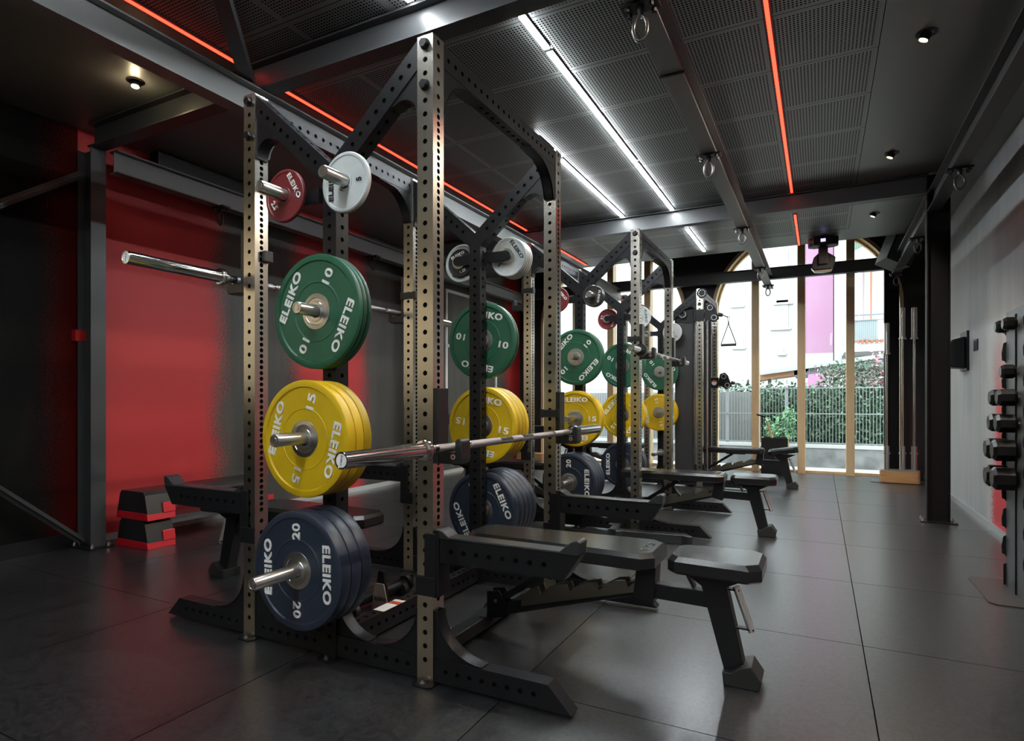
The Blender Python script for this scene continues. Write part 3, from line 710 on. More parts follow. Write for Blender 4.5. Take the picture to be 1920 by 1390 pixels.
# ------------------------------------------------------------------ j cups
def jc_body(s):
    def f():
        m = MB().box(.0352, .057, -.034, .034, -.065, .21)
        m.box(.0352, .054, s*.0352 if s > 0 else s*.043, s*.043 if s > 0 else s*.0352, .07, .12).box(-.038, .056, min(s*.0355, s*.044), max(s*.0355, s*.044), .075, .115)
        m.box(-.058, -.036, min(0, s*.044), max(0, s*.044), .072, .118)
        return m
    return f
def jc_hook():
    return MB().prism([(.055, -.065), (.055, -.020), (.125, -.020), (.125, .015)] + arc(.14, .012, .015, 150, 0, 5) + arc(.135, -.045, .02, 0, -90, 5) + [(.075, -.065)], 'y', -.03, .03)
def jc_ring(): return MB().lathe([(.005, 0), (.0095, 0), (.0095, -.0015), (.005, -.0015)], (0,1,0), (.118, -.0302, -.038), 18, True)
jcn = [0]
def jcup(x, y, z, out, strap, label):
    """(x, y) post centre; out = +1 hook toward +X, -1 toward -X"""
    t = thing('bar_hook', label, 'bar hook', (x, y, z), 0 if out > 0 else PI, 'bar hooks clamped on the uprights')
    sg = strap*out
    inst('clamp', ('jc', sg), jc_body(sg), PLAST, t, bevel=.002); inst('hook', 'jch', jc_hook, PLAST, t, bevel=.004)
    inst('ring_mark', 'jcr', jc_ring, mat('copper_ring', (.5, .25, .2), .4, .6) if 'jcr' not in _c else PLAST, t)
    return t
XB_, XA_ = XC+.467, XC-.467
jcup(XB_, Y1+.035, .875, 1, 1, 'black bar hook holding the near end of the waist high barbell')
jcup(XB_, Y1+DY+.035, .875, 1, -1, 'black bar hook holding the far end of the waist high barbell')
jcup(XA_, Y1+.035, 1.58, -1, 1, 'black bar hook holding the near end of the shoulder high barbell at left')
jcup(XA_, Y1+DY+.035, 1.58, -1, -1, 'black bar hook holding the far end of the shoulder high barbell at left')
jcup(XB_, Y2+.035, 1.425, 1, -1, 'black bar hook holding the near end of the bar on the second rack')
jcup(XB_, Y2+DY+.035, 1.425, 1, 1, 'black bar hook holding the far end of the bar on the second rack')
jcup(XA_, Y2+.035, 1.88, -1, -1, 'empty bar hook high on the left front upright of the second rack')

# ------------------------------------------------------------------ barbells
def barbell(x, y, z, label, L=2.19, sl=.43, black=False, group='barbells lying in the racks'):
    t = thing('barbell', label, 'barbell', (x, y, z), 0, group)
    h = L/2; s = h-sl
    MB().lathe([(0,-s),(.0142,-s),(.0142,s),(0,s)], (0,1,0), (0,0,0), 24).build('shaft', CHROME, t, smooth=40)
    k = MB()
    for a, b in ((-.62,-.42),(-.40,-.16),(-.05,.05),(.16,.40),(.42,.62)):
        if b > -s and a < s: k.lathe([(.0143,a),(.0149,a+.001),(.0149,b-.001),(.0143,b)], (0,1,0), (0,0,0), 24)
    k.build('knurling', KNURL, t, smooth=40)
    for e in (-1, 1):
        prof = [(0, s-.005), (.022, s-.005), (.0245, s+.004), (.0245, s+.02), (.0365, s+.024), (.0365, s+.036), (.034, s+.039), (.0255, s+.041), (.0255, h-.002), (.024, h), (.0215, h), (.0205, h-.0015), (0, h-.0015)]
        MB().lathe([(r, e*q) for r, q in prof], (0,1,0), (0,0,0), 32).build('sleeve', CHROME, t, smooth=35)
        MB().lathe([(0, e*(h-.0012)), (.0195, e*(h-.0012)), (.0195, e*(h-.0014)), (0, e*(h-.0014))], (0,1,0), (0,0,0), 28).build('end_cap', LETW if not black else HUB, t)
        if black: MB().lathe([(.0256, e*(s+.045)), (.047, e*(s+.045)), (.047, e*(s+.075)), (.0256, e*(s+.075))], (0,1,0), (0,0,0), 28, True).build('lock_collar', PLAST, t, smooth=35)
    if not black:
        m = MB(); tm = textmesh('ELEIKO', .0062, .030, depth=.0002)
        m.add(tm, Matrix.Translation((0, -h+.001, 0)) @ Matrix.Rotation(math.radians(100), 4, 'Y')).build('cap_print', LETB, t, weld=False)
    return t
ZR = .875+(-.020)+.0144
barbell(XB_+.085, (1.296+3.468)/2, .875-.020+.0144, 'long chrome barbell at waist height along the right of the nearest rack')
barbell(XA_-.085, 2.43, 1.58-.020+.0144, 'long chrome barbell at shoulder height along the left of the nearest rack')
barbell(XB_+.085, Y2+DY/2+.03, 1.425-.020+.0144, 'shorter barbell with black collars on the right of the second rack', 2.02, .33, True)

# ------------------------------------------------------------------ safety arms
def arm_body():
    m = MB().perftube((.055, 0, 0), (.53, 0, 0), .085, .06, (0, 1, 0), frange(.055, .44, .052), [], caps=False)
    m.prism([(.53, -.0425), (.545, -.0425), (.60, .0425), (.53, .0425)], 'y', -.03, .03)
    return m
def arm_strip():
    return MB().prism([(.058, .043), (.058, .075), (.075, .07), (.10, .052), (.53, .052), (.57, .085), (.592, .092), (.603, .085), (.598, .043)], 'y', -.033, .033)
def arm_mount(s):
    return lambda: MB().box(.0352, .06, -.038, .038, -.17, .075).box(.0, .05, min(s*.0355, s*.042), max(s*.0355, s*.042), -.17, .06).box(-.037, .05, min(s*.0355, s*.043), max(s*.0355, s*.043), -.17, -.10)
def safety_arm(x, y, z, out, s, label):
    t = thing('safety_arm', label, 'safety arm', (x, y, z), 0 if out > 0 else PI, 'safety arms of the racks')
    inst('arm', 'armb', arm_body, BLK, t); inst('wear_strip', 'arms', arm_strip, GREYPL, t, bevel=.003); inst('mount', ('armm', s*out), arm_mount(s*out), BLK, t, bevel=.003)
    return t
safety_arm(XB_, Y1+.035, .495, 1, -1, 'black safety arm at the front right of the nearest rack, over the bench')
safety_arm(XB_, Y1+DY+.035, .485, 1, -1, 'black safety arm at the rear right of the nearest rack')
safety_arm(XA_, Y1+.035, .585, -1, -1, 'black safety arm at the front left of the nearest rack')
safety_arm(XA_, Y1+DY+.035, .585, -1, -1, 'black safety arm at the rear left of the nearest rack, behind the plates')
safety_arm(XA_, Y2+.035, .70, -1, -1, 'black safety arm at the front left of the second rack')
safety_arm(XA_, Y2+DY+.035, .72, -1, -1, 'black safety arm at the rear left of the second rack')
sa = safety_arm(-1.42, 4.40, .034, 1, 1, 'black safety arm lying on the floor before the second rack'); sa.rotation_euler = (PI/2, 0, math.radians(6))

# ------------------------------------------------------------------ benches
def make_bench():
    t = thing('adjustable_bench', '', 'bench', (0,0,0), 0, 'black adjustable benches in the racks')
    def pad(outline, z0, z1):
        m = MB(); n = len(outline); cx = sum(p[0] for p in outline)/n; cy = sum(p[1] for p in outline)/n
        lv = [(z0, .95), (z0+.008, 1.0), (z1-.018, 1.0), (z1-.004, .925), (z1, .905)]
        rings = []
        for z, k in lv:
            d = (1-k)*.14
            rings.append([m.bm.verts.new((x-(1 if x > cx else -1)*d, y-(1 if y > cy else -1)*d*.9, z)) for x, y in outline])
        for A, B in zip(rings, rings[1:]):
            for i in range(n): m.bm.faces.new((A[i], A[(i+1) % n], B[(i+1) % n], B[i]))
        m.bm.faces.new(rings[0][::-1]); m.bm.faces.new(rings[-1]); return m
    pad([(-.60,-.075),(-.565,-.11),(.19,-.14),(.235,-.10),(.235,.10),(.19,.14),(-.565,.11),(-.60,.075)], .398, .462).build('back_pad', VINYL, t, smooth=24)
    st_ = pad([(.28,-.085),(.31,-.115),(.57,-.135),(.61,-.10),(.61,.10),(.57,.135),(.31,.115),(.28,.085)], .398, .462).build('seat_pad', VINYL, t, smooth=24)
    lg = textmesh('ELEIKO', .030, .135, depth=.0006)
    MB().add(lg, Matrix.Translation((.185, 0, .4625)) @ Matrix.Rotation(PI/2, 4, 'Z') @ Matrix.Rotation(-PI/2, 4, 'X')).build('pad_logo', LETB, t, weld=False)
    MB().prism([(-.515,.075),(.145,.27),(.43,.262),(.43,.322),(.15,.328),(-.515,.13)], 'y', -.025, .025).build('frame_beam', BLK, t, bevel=.003)
    lad = [(-.515,.13),(-.50,.195),(-.46,.20),(-.42,.165)]; x = -.30
    top = [(-.30,.215)]
    lad = [(-.36,.15),(-.36,.20),(-.28,.245),(-.268,.215),(-.25,.235),(-.20,.262),(-.15,.272),(-.138,.242),(-.12,.262),(-.07,.288),(-.02,.30),(-.008,.270),(.01,.288),(.06,.318),(.10,.325),(.112,.298),(.13,.315),(.20,.345),(.20,.30)]
    MB().prism(lad, 'y', -.034, -.0255).prism(lad, 'y', .0255, .034).build('notched_ladder', GUN, t)
    MB().prism([(-.53,.07),(-.53,.19),(-.47,.20),(-.44,.15),(-.44,.09)], 'y', -.032, -.0252).prism([(-.53,.07),(-.53,.19),(-.47,.20),(-.44,.15),(-.44,.09)], 'y', .0252, .032).build('pivot_plate', BLK, t)
    b = MB()
    for s in (-1, 1): b.cyl((-.485, s*.032, .155), (-.485, s*.037, .155), .008, 10)
    b.build('pivot_bolt', HUB, t)
    MB().bar((-.46, 0, .165), (-.13, 0, .385), .045, .03, (0,0,1)).box(-.20, .02, -.045, .045, .382, .398).build('back_strut', BLK, t, bevel=.002)
    MB().prism([(.135,.27),(.215,.25),(.225,.40),(.15,.40)], 'y', -.045, .045).build('hinge_block', BLK, t, bevel=.003)
    MB().prism([(-.60,-.33),(-.60,.33),(-.535,.33),(-.535,-.33)], 'z', .02, .075).box(-.56, -.49, -.05, .05, .068, .08).build('rear_crossbar', BLK, t, bevel=.003)
    for s in (-1, 1):
        w = MB().cyl((-.635, s*.19-.014, .032), (-.635, s*.19+.014, .032), .031, 20).build('wheel', RUBR, t, smooth=40)
        MB().box(-.645, -.59, s*.19-.022, s*.19-.016, .02, .06).box(-.645, -.59, s*.19+.016, s*.19+.022, .02, .06).build('wheel_fork', BLK, t)
        MB().box(-.605, -.53, s*.31-.025, s*.31+.025, 0, .02).build('rubber_foot', RUBR, t)
    MB().prism([(.385,.372),(.478,.372),(.548,.045),(.478,.03)], 'y', -.032, .032).build('front_leg', BLK, t, bevel=.003)
    MB().prism([(.475,0),(.595,0),(.605,.035),(.57,.085),(.535,.075),(.50,.05),(.47,.05)], 'y', -.06, .06).build('front_foot', RUBR, t, bevel=.004)
    MB().cyl((.512,0,.35), (.568,0,.19), .013, 16).build('carry_handle', SATIN, t, smooth=40)
    MB().box(.455, .525, -.012, .012, .335, .341).box(.50, .575, -.012, .012, .197, .203).build('handle_bracket', BLK, t)
    MB().prism([(.32,.398),(.57,.398),(.50,.362),(.45,.345),(.40,.345)], 'y', -.045, .045).build('seat_bracket', BLK, t)
    MB().bar((.325,0,.398), (.362,0,.328), .012, .03, (0,1,0)).build('seat_lever', PLAST, t)
    return t, st_
bn, seatp = make_bench()
bn.location = (-.79, 2.36, 0); bn['label'] = 'black adjustable bench on the right of the nearest rack, closest to the camera'
for x, y, rz, l in ((-.90, 5.0, 0, 'black adjustable bench on the right of the second rack'), (-.83, 7.82, 0, 'black adjustable bench with raised seat, beside the cable station'),
                    (-2.62, 2.40, PI, 'black adjustable bench on the left of the nearest rack'), (-2.66, 5.15, PI, 'black adjustable bench on the left of the second rack'),
                    (-2.7, 7.95, PI, 'black adjustable bench on the left of the cable station')):
    d = dup(bn, (x, y, 0), rz, l)
    if 'raised' in l:
        for c in d.children:
            if c.name.startswith('seat_pad'):
                a = math.radians(-9); P0 = Vector((.43, 0, .40)); R = Matrix.Rotation(a, 4, 'Y'); c.matrix_local = Matrix.Translation(P0) @ R @ Matrix.Translation(-P0); c.location.z += .008

# landmine attachment on the floor inside the nearest rack
lm = thing('landmine_post', 'black landmine tube with round end lying inside the nearest rack', 'landmine attachment', (-2.03, 2.0, .0))
MB().cyl((0, -.02, .05), (.03, .62, .05), .024, 20).build('tube', BLK, lm, smooth=40)
MB().cyl((.03, .62, .05), (.031, .645, .05), .042, 28).build('end_flange', BLK, lm, smooth=40)
MB().prism([(.0,.0),(.10,.0),(.10,.03),(.075,.13),(.02,.13)], 'y', .30, .305).build('badge_plate', mat('pale_badge', (.30, .24, .22), .5), lm, loc=(.035, .05, .0))
MB().add(textmesh('ELEIKO', .018, .07, depth=.0005), Matrix.Translation((.088, .3495, .055))).build('badge_print', LETB, lm, weld=False)
MB().prism([(.0,.0),(.10,.0),(.07,.19),(.04,.19)], 'y', .31, .33).build('bracket', BLK, lm, loc=(.03, .05, 0))

# ================================================================== BARBELL HOLDER, BOX, CORNER BARS
t = thing('barbell_holder', 'low oak block with rounded ends holding three upright barbells', 'barbell holder', (.92, 9.03, 0), math.radians(-3))
def slab(x0, x1, y0, y1, z0, z1, r):
    P = []
    for cx, cy, a in ((x1-r, y1-r, 0), (x0+r, y1-r, 90), (x0+r, y0+r, 180), (x1-r, y0+r, 270)): P += arc(cx, cy, r, a, a+90, 5)
    return MB().prism(P, 'z', z0, z1)
slab(-.24, .19, -.125, .125, .006, .15, .05).build('block', WOODD, t, smooth=40)
slab(-.23, .18, -.115, .115, .15, .156, .045).build('top_plate', ALU, t, smooth=40)
slab(-.34, .26, -.18, .18, .0, .006, .04).build('floor_mat', RUBR, t)
def upbar(x, y, L, label):
    b = thing('barbell', label, 'barbell', (x, y, .156), 0, 'barbells standing in the oak block'); h = L
    MB().cyl((0,0,.30), (0,0,h-.36), .014, 20).build('shaft', CHROME, b, smooth=40)
    for z0, z1, c in ((0, .30, .27), (h-.40, h, h-.40)):
        lo = z0; m = MB().cyl((0,0,lo), (0,0,z1), .031, 24)
        cz = .20 if z0 == 0 else h-.40
        m.cyl((0,0,cz), (0,0,cz+.02), .042, 24); m.build('sleeve', HUB, b, smooth=35)
upbar(.755, 9.01, 1.87, 'shortest of the three upright chrome barbells in the oak block')
upbar(.93, 9.06, 2.06, 'middle one of the three upright chrome barbells in the oak block')
upbar(1.06, 9.10, 2.06, 'upright chrome barbell nearest the right wall in the oak block')
t = thing('barbell_holder', 'small oak block with upright bars in the far left corner', 'barbell holder', (-4.35, 9.2, 0))
slab(-.25, .25, -.12, .12, 0, .15, .05).build('block', WOODD, t, smooth=40)
for x, h, l in ((-4.48, 2.05, 'tall chrome bar standing in the far left corner'), (-4.37, 1.4, 'short dark bar standing in the far left corner')):
    b = tag(MB().cyl((0,0,0), (0,0,h), .014, 14).cyl((0,0,h-.4), (0,0,h), .025, 16).cyl((0,0,h-.42), (0,0,h-.40), .04, 16).build('training_bar', CHROME, loc=(x, 9.2, .15), smooth=40), l, 'bar', 'bars in the left corner')
t = thing('wooden_box', 'black fronted wooden box standing at the right window', 'box', (-.565, 9.20, 0))
MB().box(-.17, .17, -.15, -.138, .0, .52).build('black_panel', BLK2, t); MB().box(-.17, .17, .138, .15, 0, .52).build('black_panel', BLK2, t)
MB().box(-.17, -.158, -.138, .138, 0, .52).box(.158, .17, -.138, .138, 0, .52).box(-.158, .158, -.138, .138, .0, .50).build('wood_body', PLY, t)
t = thing('wooden_pole', 'pale wooden pole with round black top leaning out of the box', 'pole', (-.60, 9.2, .50))
MB().cyl((0,0,0), (-.07,0,.24), .016, 14).build('shaft', PLY, t, smooth=40)
MB().tube([(-.07,0,.24), (-.12,0,.26), (-.14,0,.31)], .006, 8).cyl((-.15,0,.315), (-.145,0,.335), .065, 24).build('top_disc', BLK, t, smooth=40)

# ================================================================== AEROBIC STEPS
def step(z, label, y=2.545, x=-4.325):
    t = thing('aerobic_step', label, 'aerobic step', (x, y, z), 0, 'black and red aerobic steps')
    H, Wd, L = .2, .185, 1.08
    def trap(w0, w1, z0, z1): return [(-w0, z0), (w0, z0), (w1, z1), (-w1, z1)]
    m = MB(); m.prism([(-.178, .045), (.178, .045), (.145, .175), (.125, .198), (-.125, .198), (-.145, .175)], 'y', .004, .20)
    m.prism([(-.178, .045), (.178, .045), (.145, .175), (.125, .198), (-.125, .198), (-.145, .175)], 'y', L-.20, L-.004)
    m.prism([(-.152, .150), (.152, .150), (.145, .175), (.125, .198), (-.125, .198), (-.145, .175)], 'y', .20, L-.20); m.build('platform', PLAST, t, bevel=.004)
    for s in (0, 1):
        y0, y1 = (0, .205) if s == 0 else (L-.205, L)
        r = MB().prism([(-.186, .0), (.186, .0), (.176, .05), (-.176, .05)], 'y', y0, y1)
        for sx in (-1, 1):
            ya, yb = (y1-.09, y1) if s == 0 else (y0, y0+.09)
            r.prism([(sx*.120, .045), (sx*.1868, .045), (sx*.174, .115), (sx*.12, .115)], 'y', ya, yb)
        r.build('riser', STEPRED, t, bevel=.003)
    return t
step(0, 'lower black and red aerobic step of the stack by the left column')
step(.2, 'upper black and red aerobic step of the stack by the left column')

# ================================================================== DUMBBELL RACK at the right edge
t = thing('dumbbell_rack', 'tall black dumbbell tower at the right edge of the picture', 'dumbbell rack', (.915, 3.86, 0))
pr = [(0, 0)]
for k in range(9):
    z = .12+k*.155; pr += [(0, z), (.018, z+.012), (.018, z+.03), (.006, z+.055), (-.006, z+.06), (-.008, z+.10)]
pr += [(.02, 1.50), (.055, 1.545), (.075, 1.55)]
def side(y0): 
    P = [(x_, z_) for x_, z_ in pr] + [(.30, 1.55), (.36, 1.40), (.36, 0)]
    return MB().prism(P, 'y', y0, y0+.006)
mm = MB()
for y0 in (.0, .40): mm.prism([(x_, z_) for x_, z_ in pr] + [(.09, 1.55), (.09, 0)], 'y', y0, y0+.008)
mm.build('slotted_side', BLK, t)
MB().box(.012, .022, .008, .40, .0, 1.53).build('face_left', mat('grey_tower_paint', (.05, .053, .056), .45), t)
MB().box(.008, .0119, .195, .212, .0, 1.50).build('centre_groove', INNER, t)
MB().box(.09, .30, .0, .40, .0, 1.46).box(.07, .30, -.002, .402, 1.46, 1.55).build('core', BLK, t, bevel=.004)
MB().box(.075, .31, -.004, .404, 1.552, 1.556).build('top_cap', RRED, t)
tag(slab(.77, 1.22, 3.83, 4.38, .0, .006, .05).build('rack_mat', mat('brown_grey_mat', (.03, .027, .026), .45)), 'thin dark floor mat under the dumbbell tower', 'mat')
DUMB = mat('dumbbell_rubber', (.003, .003, .003), .30, 0, .25)
def dumbbell(x, y, z, r, L, label):
    d = thing('dumbbell', label, 'dumbbell', (x, y, z), 0, 'hexagonal dumbbells on the tower')
    for s in (0, 1):
        x0 = 0 if s == 0 else L+.12; m = MB(); rings = []
        for q, k in ((x0, .72), (x0+.014, 1), (x0+L-.014, 1), (x0+L, .72)): rings.append([m.bm.verts.new((q, r*k*math.cos(PI/8+PI*j/4), r*k*math.sin(PI/8+PI*j/4))) for j in range(8)])
        for A, B in zip(rings, rings[1:]):
            for j in range(8): m.bm.faces.new((A[j], A[(j+1) % 8], B[(j+1) % 8], B[j]))
        m.bm.faces.new(rings[0][::-1]); m.bm.faces.new(rings[-1]); m.build('head', DUMB, d)
    MB().cyl((L-.002,0,0), (L+.122,0,0), .016, 16).build('handle', CHROME, d, smooth=40)
    return d
rows = [(1.445, .036, .06, 2), (1.193, .040, .065, 1), (1.055, .048, .085, 2), (.918, .052, .09, 2), (.775, .060, .105, 2), (.625, .063, .105, 2)]
nmz = ['top', 'second', 'third', 'fourth', 'fifth', 'lowest']
for i, (z, r, L, n) in enumerate(rows):
    for k in range(n):
        y = 4.02+.15*k+(.02 if n == 1 else 0)
        dumbbell(.933-L-.015+.02*k*0, y, z-.01*(1-k)*.0, r, L, f'black dumbbell with eight sided heads, {nmz[i]} row of the tower' + ('' if n == 1 else (', nearer one' if k == 0 else ', farther one')))

# ================================================================== WALL AND CEILING FITTINGS
t = thing('towel_dispenser', 'black rounded dispenser on the grey right wall behind the column', 'dispenser', (XR, 7.05, 1.5))
MB().box(-.02, 0, -.16, .14, -.18, .19).build('back_plate', BLK, t)
MB().prism([(-.02,-.16),(-.13,-.15),(-.165,-.10),(-.165,.05),(-.13,.11),(-.02,.14)], 'y', -.13, .11).build('cover', BLK, t, bevel=.012)
t = thing('wall_socket', 'small black wall socket beside the dispenser on the right wall', 'socket', (XR, 6.61, 1.53))
MB().box(-.008, 0, -.075, .075, -.05, .05).build('plate', BLK, t, bevel=.002)
MB().box(-.012, -.008, -.045, -.01, -.03, .03).box(-.012, -.008, .01, .045, -.03, .03).build('insert', GREYPL, t)
t = thing('moving_head_light', 'black moving head stage light hanging from the ceiling before the windows', 'stage light', (.03, 8.0, 2.98))
b = MB(); b.prism([(-.10,-.10),(-.16,-.05),(-.16,.05),(-.10,.10),(.10,.10),(.16,.05),(.16,-.05),(.10,-.10)], 'z', -.12, -.02).box(-.03, .03, -.03, .03, -.02, 0)
b.build('base', BLK2, t, bevel=.008)
MB().box(-.026, .026, -.103, -.0995, -.085, -.048).build('display', SCRN, t)
kb = MB()
for sx in (-1, 1):
    for zz in (-.10, -.045): kb.lathe([(0,-.004),(.013,-.004),(.016,.0),(0,0)], (0,1,0), (sx*.125, -.085, zz), 16)
kb.build('corner_bumper', GREYPL, t)
MB().box(-.035, .035, -.05, .05, -.16, -.12).box(-.05, .05, -.07, -.045, -.34, -.13).box(-.05, .05, .045, .07, -.34, -.13).build('yoke', BLK2, t, bevel=.008)
MB().prism([(-.05,-.20),(.05,-.20),(.13,-.26),(.125,-.31),(.09,-.40),(-.09,-.40),(-.13,-.37),(-.10,-.25)], 'y', -.042, .042).build('head', BLK2, t, bevel=.012)
MB().prism([(-.125,-.375),(-.09,-.402),(.09,-.402),(.10,-.385),(.08,-.42),(0,-.43),(-.09,-.42)], 'y', -.04, .04).build('lens', mat('lamp_lens', (.16, .14, .11), .15), t)
t = thing('loudspeaker', 'black loudspeaker tilted under the ceiling in the right far corner', 'loudspeaker', (.85, 8.7, 2.93), math.radians(25), ry=math.radians(22))
MB().prism([(-.12,-.14),(.12,-.14),(.09,.12),(-.09,.12)], 'z', -.20, .13).build('cabinet', BLK2, t, bevel=.012)
t.scale = (1.3, 1.3, 1.3)
MB().box(-.105, .105, -.147, -.139, -.185, .115).build('grille', mat('speaker_grille', (.09, .095, .10), .6), t)
MB().box(-.02, .02, -.02, .06, .13, .22).build('wall_bracket', BLK, t)

# ================================================================== OUTSIDE
GND = mat('outdoor_paving', (.30, .30, .29), .8)
CONC = mat('weathered_concrete', (.085, .085, .085), .85, noise=(3, (.20, .20, .20), (1, 1, 1)))
struct(MB().box(-30, 30, YB+.35, 60, -.36, -.30).build('ground', GND), 'pale paving outside the windows')
tag(MB().box(-12, 6, 13.45, 13.75, -.3, .09).build('low_wall', CONC), 'low weathered concrete wall outside under the wire fence', 'wall')
tag(MB().box(-12, 6, 13.43, 13.77, .09, .15).build('wall_coping', mat('pale_coping', (.36, .36, .35), .8)), 'pale coping on top of the low outdoor wall', 'coping')
fn = thing('wire_fence', 'grey green vertical wire fence on the low outdoor wall', 'fence', (0, 13.6, .15))
FW = mat('galvanised_fence', (.20, .235, .225), .5, .3)
m = MB(); x = -9
while x < 4: m.box(x-.0045, x+.0045, -.0045, .0045, .0, 1.16); x += .058
for z in (.03, .62, 1.14): m.box(-9, 4, -.010, -.004, z-.01, z+.01).box(-9, 4, .004, .010, z-.01, z+.01)
m.build('wire_panel', FW, fn)
for x in (-6.4, -5.25, -4.1, -2.95, -1.78, -.62, 1.73, 2.9): MB().box(x-.03, x+.03, .015, .075, .0, 1.20).build('post', mat('fence_post_paint', (.27, .28, .30), .5), fn)
# hedge
def leaves(x0, x1, y0, y1, z0, zf, n, m, name, label, sz=.05, cat='hedge'):
    b = MB()
    for i in range(n):
        x = random.uniform(x0, x1); zt = zf(x); z = random.uniform(z0, zt+random.uniform(-.12, .08)); y = random.uniform(y0, y1)
        a, c, d = random.uniform(0, 2*PI), random.uniform(-1.1, 1.1), random.uniform(0, 2*PI); s_ = sz*random.uniform(.5, 1.2)
        R = Matrix.Rotation(a, 3, 'Z') @ Matrix.Rotation(c, 3, 'X') @ Matrix.Rotation(d, 3, 'Y'); p = Vector((x, y, z))
        q = [p + R @ Vector(v) for v in ((-s_, 0, 0), (0, 0, -s_*.45), (s_, 0, 0), (0, 0, s_*.45))]
        b.bm.faces.new([b.bm.verts.new(v) for v in q])
    return tag(b.build(name, m, weld=False), label, cat, None, 'stuff')
LF = mat('hedge_leaves', (.035, .075, .038), .5, 0, .5, noise=(14, (.10, .17, .10), (1, 1, 1)))
LF2 = mat('bright_leaves', (.08, .21, .09), .5, noise=(10, (.16, .32, .16), (1, 1, 1)))
PK = mat('pink_blossom', (.30, .10, .15), .6, noise=(10, (.42, .26, .29), (1, 1, 1)))
ht = lambda x: 1.36+.22*math.sin(x*1.3+.4)+(.28 if x > 0 else 0)
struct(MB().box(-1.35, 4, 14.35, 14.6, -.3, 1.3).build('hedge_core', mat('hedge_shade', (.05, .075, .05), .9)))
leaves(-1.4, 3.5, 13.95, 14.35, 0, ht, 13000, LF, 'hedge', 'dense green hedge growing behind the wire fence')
leaves(-2.8, -.3, 13.9, 14.2, .95, lambda x: 1.42, 1100, LF, 'climbing_plant', 'loose green climber along the top of the reed screen', .055, 'climber')
leaves(-1.0, -.45, 13.30, 13.42, .22, lambda x: .78+.1*math.sin(9*x), 330, LF2, 'shrub', 'small bright green shrub in front of the wire fence', .055, 'shrub')
leaves(.9, 3.5, 13.9, 14.2, 1.35, lambda x: 1.95, 900, PK, 'flowering_climber', 'pink flowering climber above the right end of the hedge', .05, 'climber')
leaves(-.1, 1.2, 14.0, 14.3, 1.30, lambda x: 1.72, 350, PK, 'flowering_climber', 'few pink blossoms above the middle of the hedge', .035, 'climber')
tag(MB().box(-9, -1.3, 13.80, 13.84, .15, 1.22).build('reed_screen', mat('grey_reed', (.12, .118, .115), .8, noise=(20, (.22, .215, .21), (30, 1, .4)))), 'grey brown reed screen behind the left part of the fence', 'screen')
tag(MB().prism([(-.29,1.37),(.055,1.36),(.09,1.55),(.155,1.73),(-.055,1.72),(-.27,1.69)], 'y', 16.86, 16.875).box(-.25, -.245, 16.865, 16.87, 1.68, 1.88).box(.12, .125, 16.865, 16.87, 1.70, 1.93).build('pink_cloth', mat('pink_cloth', (.42, .16, .29), .7)), 'pink cloth hanging above the hedge', 'cloth')
# canopy
cn = thing('canopy', 'long grey canopy roof of the building behind the hedge', 'canopy', (0, 17, 0))
GR = mat('canopy_grey', (.13, .14, .145), .6)
MB().prism([(-1.4, 1.80), (3.2, 2.40), (3.2, 2.30), (-1.4, 1.70)], 'y', -.1, 0).build('edge_beam', mat('pale_canopy_edge', (.30, .31, .32), .5), cn)
MB().prism([(-.6, 1.89), (3.2, 2.38), (3.2, 2.10), (-.6, 1.66)], 'y', .05, 2.5).build('roof', GR, cn)
for px_ in (-1.2, .9, 3.0): MB().box(px_-.04, px_+.04, .3, .38, -.3, 1.75).build('canopy_post', GR, cn)
MB().prism([(-1.5, 1.78), (-.2, 1.9), (-.35, 1.72), (-1.5, 1.56)], 'y', .05, 1.2).build('wood_soffit', mat('brown_soffit', (.26, .13, .06), .7), cn)
# buildings
BW = mat('white_render', (.47, .475, .48), .8); BC = mat('cream_render', (.44, .415, .38), .8); PINK = mat('pink_render', (.36, .15, .28), .8, noise=(.35, (.40, .26, .36), (1, 1, .5)))
FNT = mat('faint_window_grey', (.40, .41, .42), .6); TER = mat('terracotta', (.34, .11, .06), .7)
def win(par, x, z, w, h, y, m=FNT):
    f = MB().box(x-w/2, x+w/2, y-.04, y, z, z+h).build('window', m, par); MB().box(x-w/2-.1, x+w/2+.1, y-.12, y, z-.08, z).build('sill', BC, f)
b = thing('building', 'white rendered apartment building with small windows behind the fence', 'building', (0, 26, 0))
MB().box(-16, -.517, 0, 6, -.3, 13).build('wall', BW, b)
for x, z, w, h in ((-3.0, 4.9, .35, .9), (-2.95, 3.2, .35, .45), (-1.4, 3.9, .55, 1.1), (-1.3, 4.9, .5, .12), (-1.35, 2.9, .12, .2), (-5.4, 3.3, .6, .9), (-5.4, 6.2, .6, .9), (-8.0, 3.3, .6, .9), (-8.0, 6.2, .6, .9), (-1.4, 6.4, .55, 1.0), (-3.0, 7.4, .4, .9)): win(b, x, z, w, h, 0)
MB().box(-6, -1.6, -.1, 0, .5, 1.2).build('base_band', TER, b)
b = thing('building', 'pink rendered building front between two white ones', 'building', (0, 26, 0))
MB().box(-.51, .44, .02, 6, 2.86, 13).build('wall', PINK, b); MB().box(-.51, .44, .0, 6, -.3, 2.86).build('plinth', BW, b)
b = thing('building', 'cream apartment building at the right with balcony and drain pipes', 'building', (0, 22, 0))
MB().box(.47, 8, 0, 6, -.3, 13).build('wall', BC, b)
for x, m_, r in ((1.10, mat('grey_pipe', (.35, .40, .45), .5), .05), (1.17, mat('mauve_pipe', (.45, .22, .32), .5), .03), (1.42, TER, .02)): MB().cyl((x, -.06, 2.6), (x, -.06, 12), r, 12).build('drain_pipe', m_, b, smooth=40)
MB().box(.50, .62, -.05, 0, 2.3, 3.3).build('shutter', FNT, b)
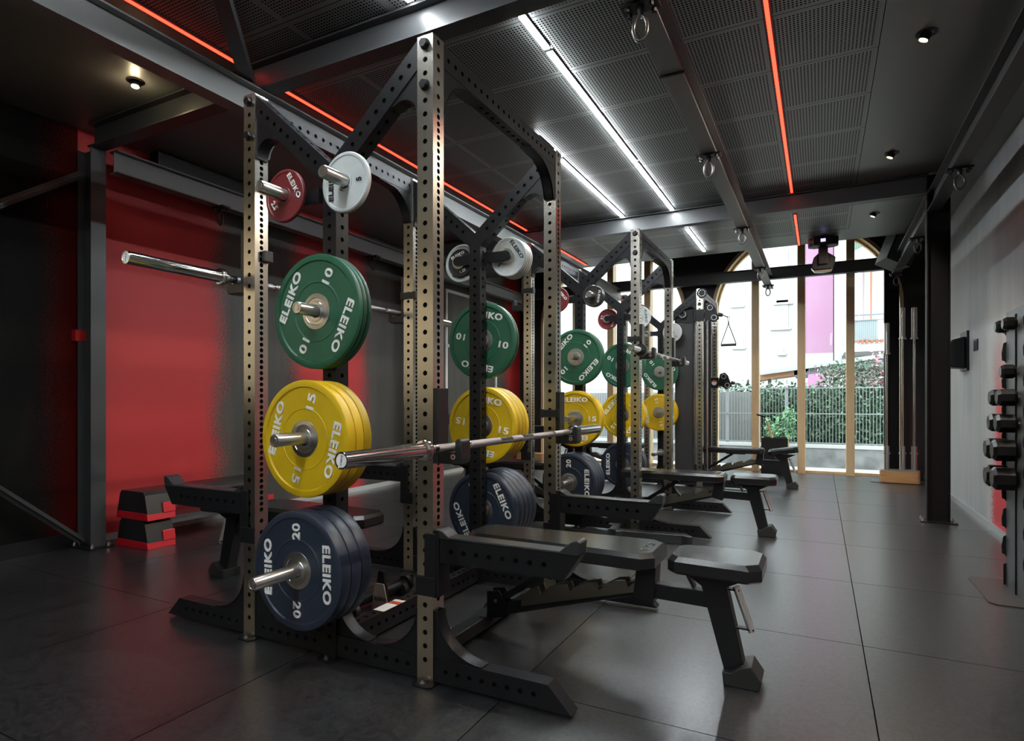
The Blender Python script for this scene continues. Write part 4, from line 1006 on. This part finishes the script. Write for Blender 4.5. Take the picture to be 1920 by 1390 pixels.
bl = MB().box(.62, 5, -2.0, 0, 2.45, 2.68).build('balcony_slab', BW, b)
m = MB()
for k in range(60): m.box(.85+k*.05, .858+k*.05, -1.98, -1.972, 2.68, 3.50)
m.box(.83, 4, -1.985, -1.965, 3.48, 3.52).box(.83, 4, -1.985, -1.965, 2.72, 2.75).box(.83, 4, -1.985, -1.965, 3.34, 3.36).build('railing', mat('slate_railing', (.10, .125, .14), .5), bl)
MB().box(.85, 1.45, -1.95, -1.94, 2.72, 3.34).build('wind_screen', mat('grey_blue_screen', (.26, .30, .31), .6), bl)
m = MB().prism([(.83, 5.35), (5, 7.2), (5, 6.6), (.83, 4.75)], 'y', -2.0, -1.6); m.build('stair_slab', BW, b)
m = MB()
for k in range(40): m.box(.83+k*.06, .85+k*.06, -1.9, -1.88, 5.2+k*.027, 6.3+k*.027)
m.box(.83, 3.4, -1.87, -1.86, 5.1, 7).build('upper_railing', mat('green_corrugated', (.10, .20, .14), .6), b)
for k, x in enumerate((.98, 1.08, 1.19, 1.31, 1.43, 1.55)):
    s_ = (.9, 1, 1.1, .8, 1, .9)[k]
    tag(MB().lathe([(0,0),(.035*s_,0),(.05*s_,.10*s_),(.043*s_,.10*s_),(.04*s_,.08*s_),(0,.08*s_)], (0,0,1), (0,0,0), 16).build('flower_pot', TER, loc=(x, 20.06-.12, 2.68)), ['leftmost', 'second', 'third', 'fourth', 'fifth', 'rightmost'][k] + ' terracotta flower pot from the left on the balcony outside', 'flower pot', 'terracotta pots on the balcony')

for m_ in bpy.data.materials:   # outdoor albedos under one scale
    if m_.name in ('white_render','cream_render','pink_render','faint_window_grey','terracotta','outdoor_paving','weathered_concrete','pale_coping','galvanised_fence','hedge_leaves','bright_leaves','pink_blossom','grey_reed','pink_cloth','canopy_grey','pale_canopy_edge','brown_soffit','slate_railing','grey_blue_screen','green_corrugated') or m_.name.startswith('fence_post_paint'):
        K = .70; b_ = m_.node_tree.nodes['Principled BSDF'].inputs['Base Color']; c_ = b_.default_value; b_.default_value = (c_[0]*K, c_[1]*K, c_[2]*K, 1)
        for n_ in m_.node_tree.nodes:
            if n_.type == 'VALTORGB':
                for e_ in n_.color_ramp.elements: e_.color = (e_.color[0]*K, e_.color[1]*K, e_.color[2]*K, 1)
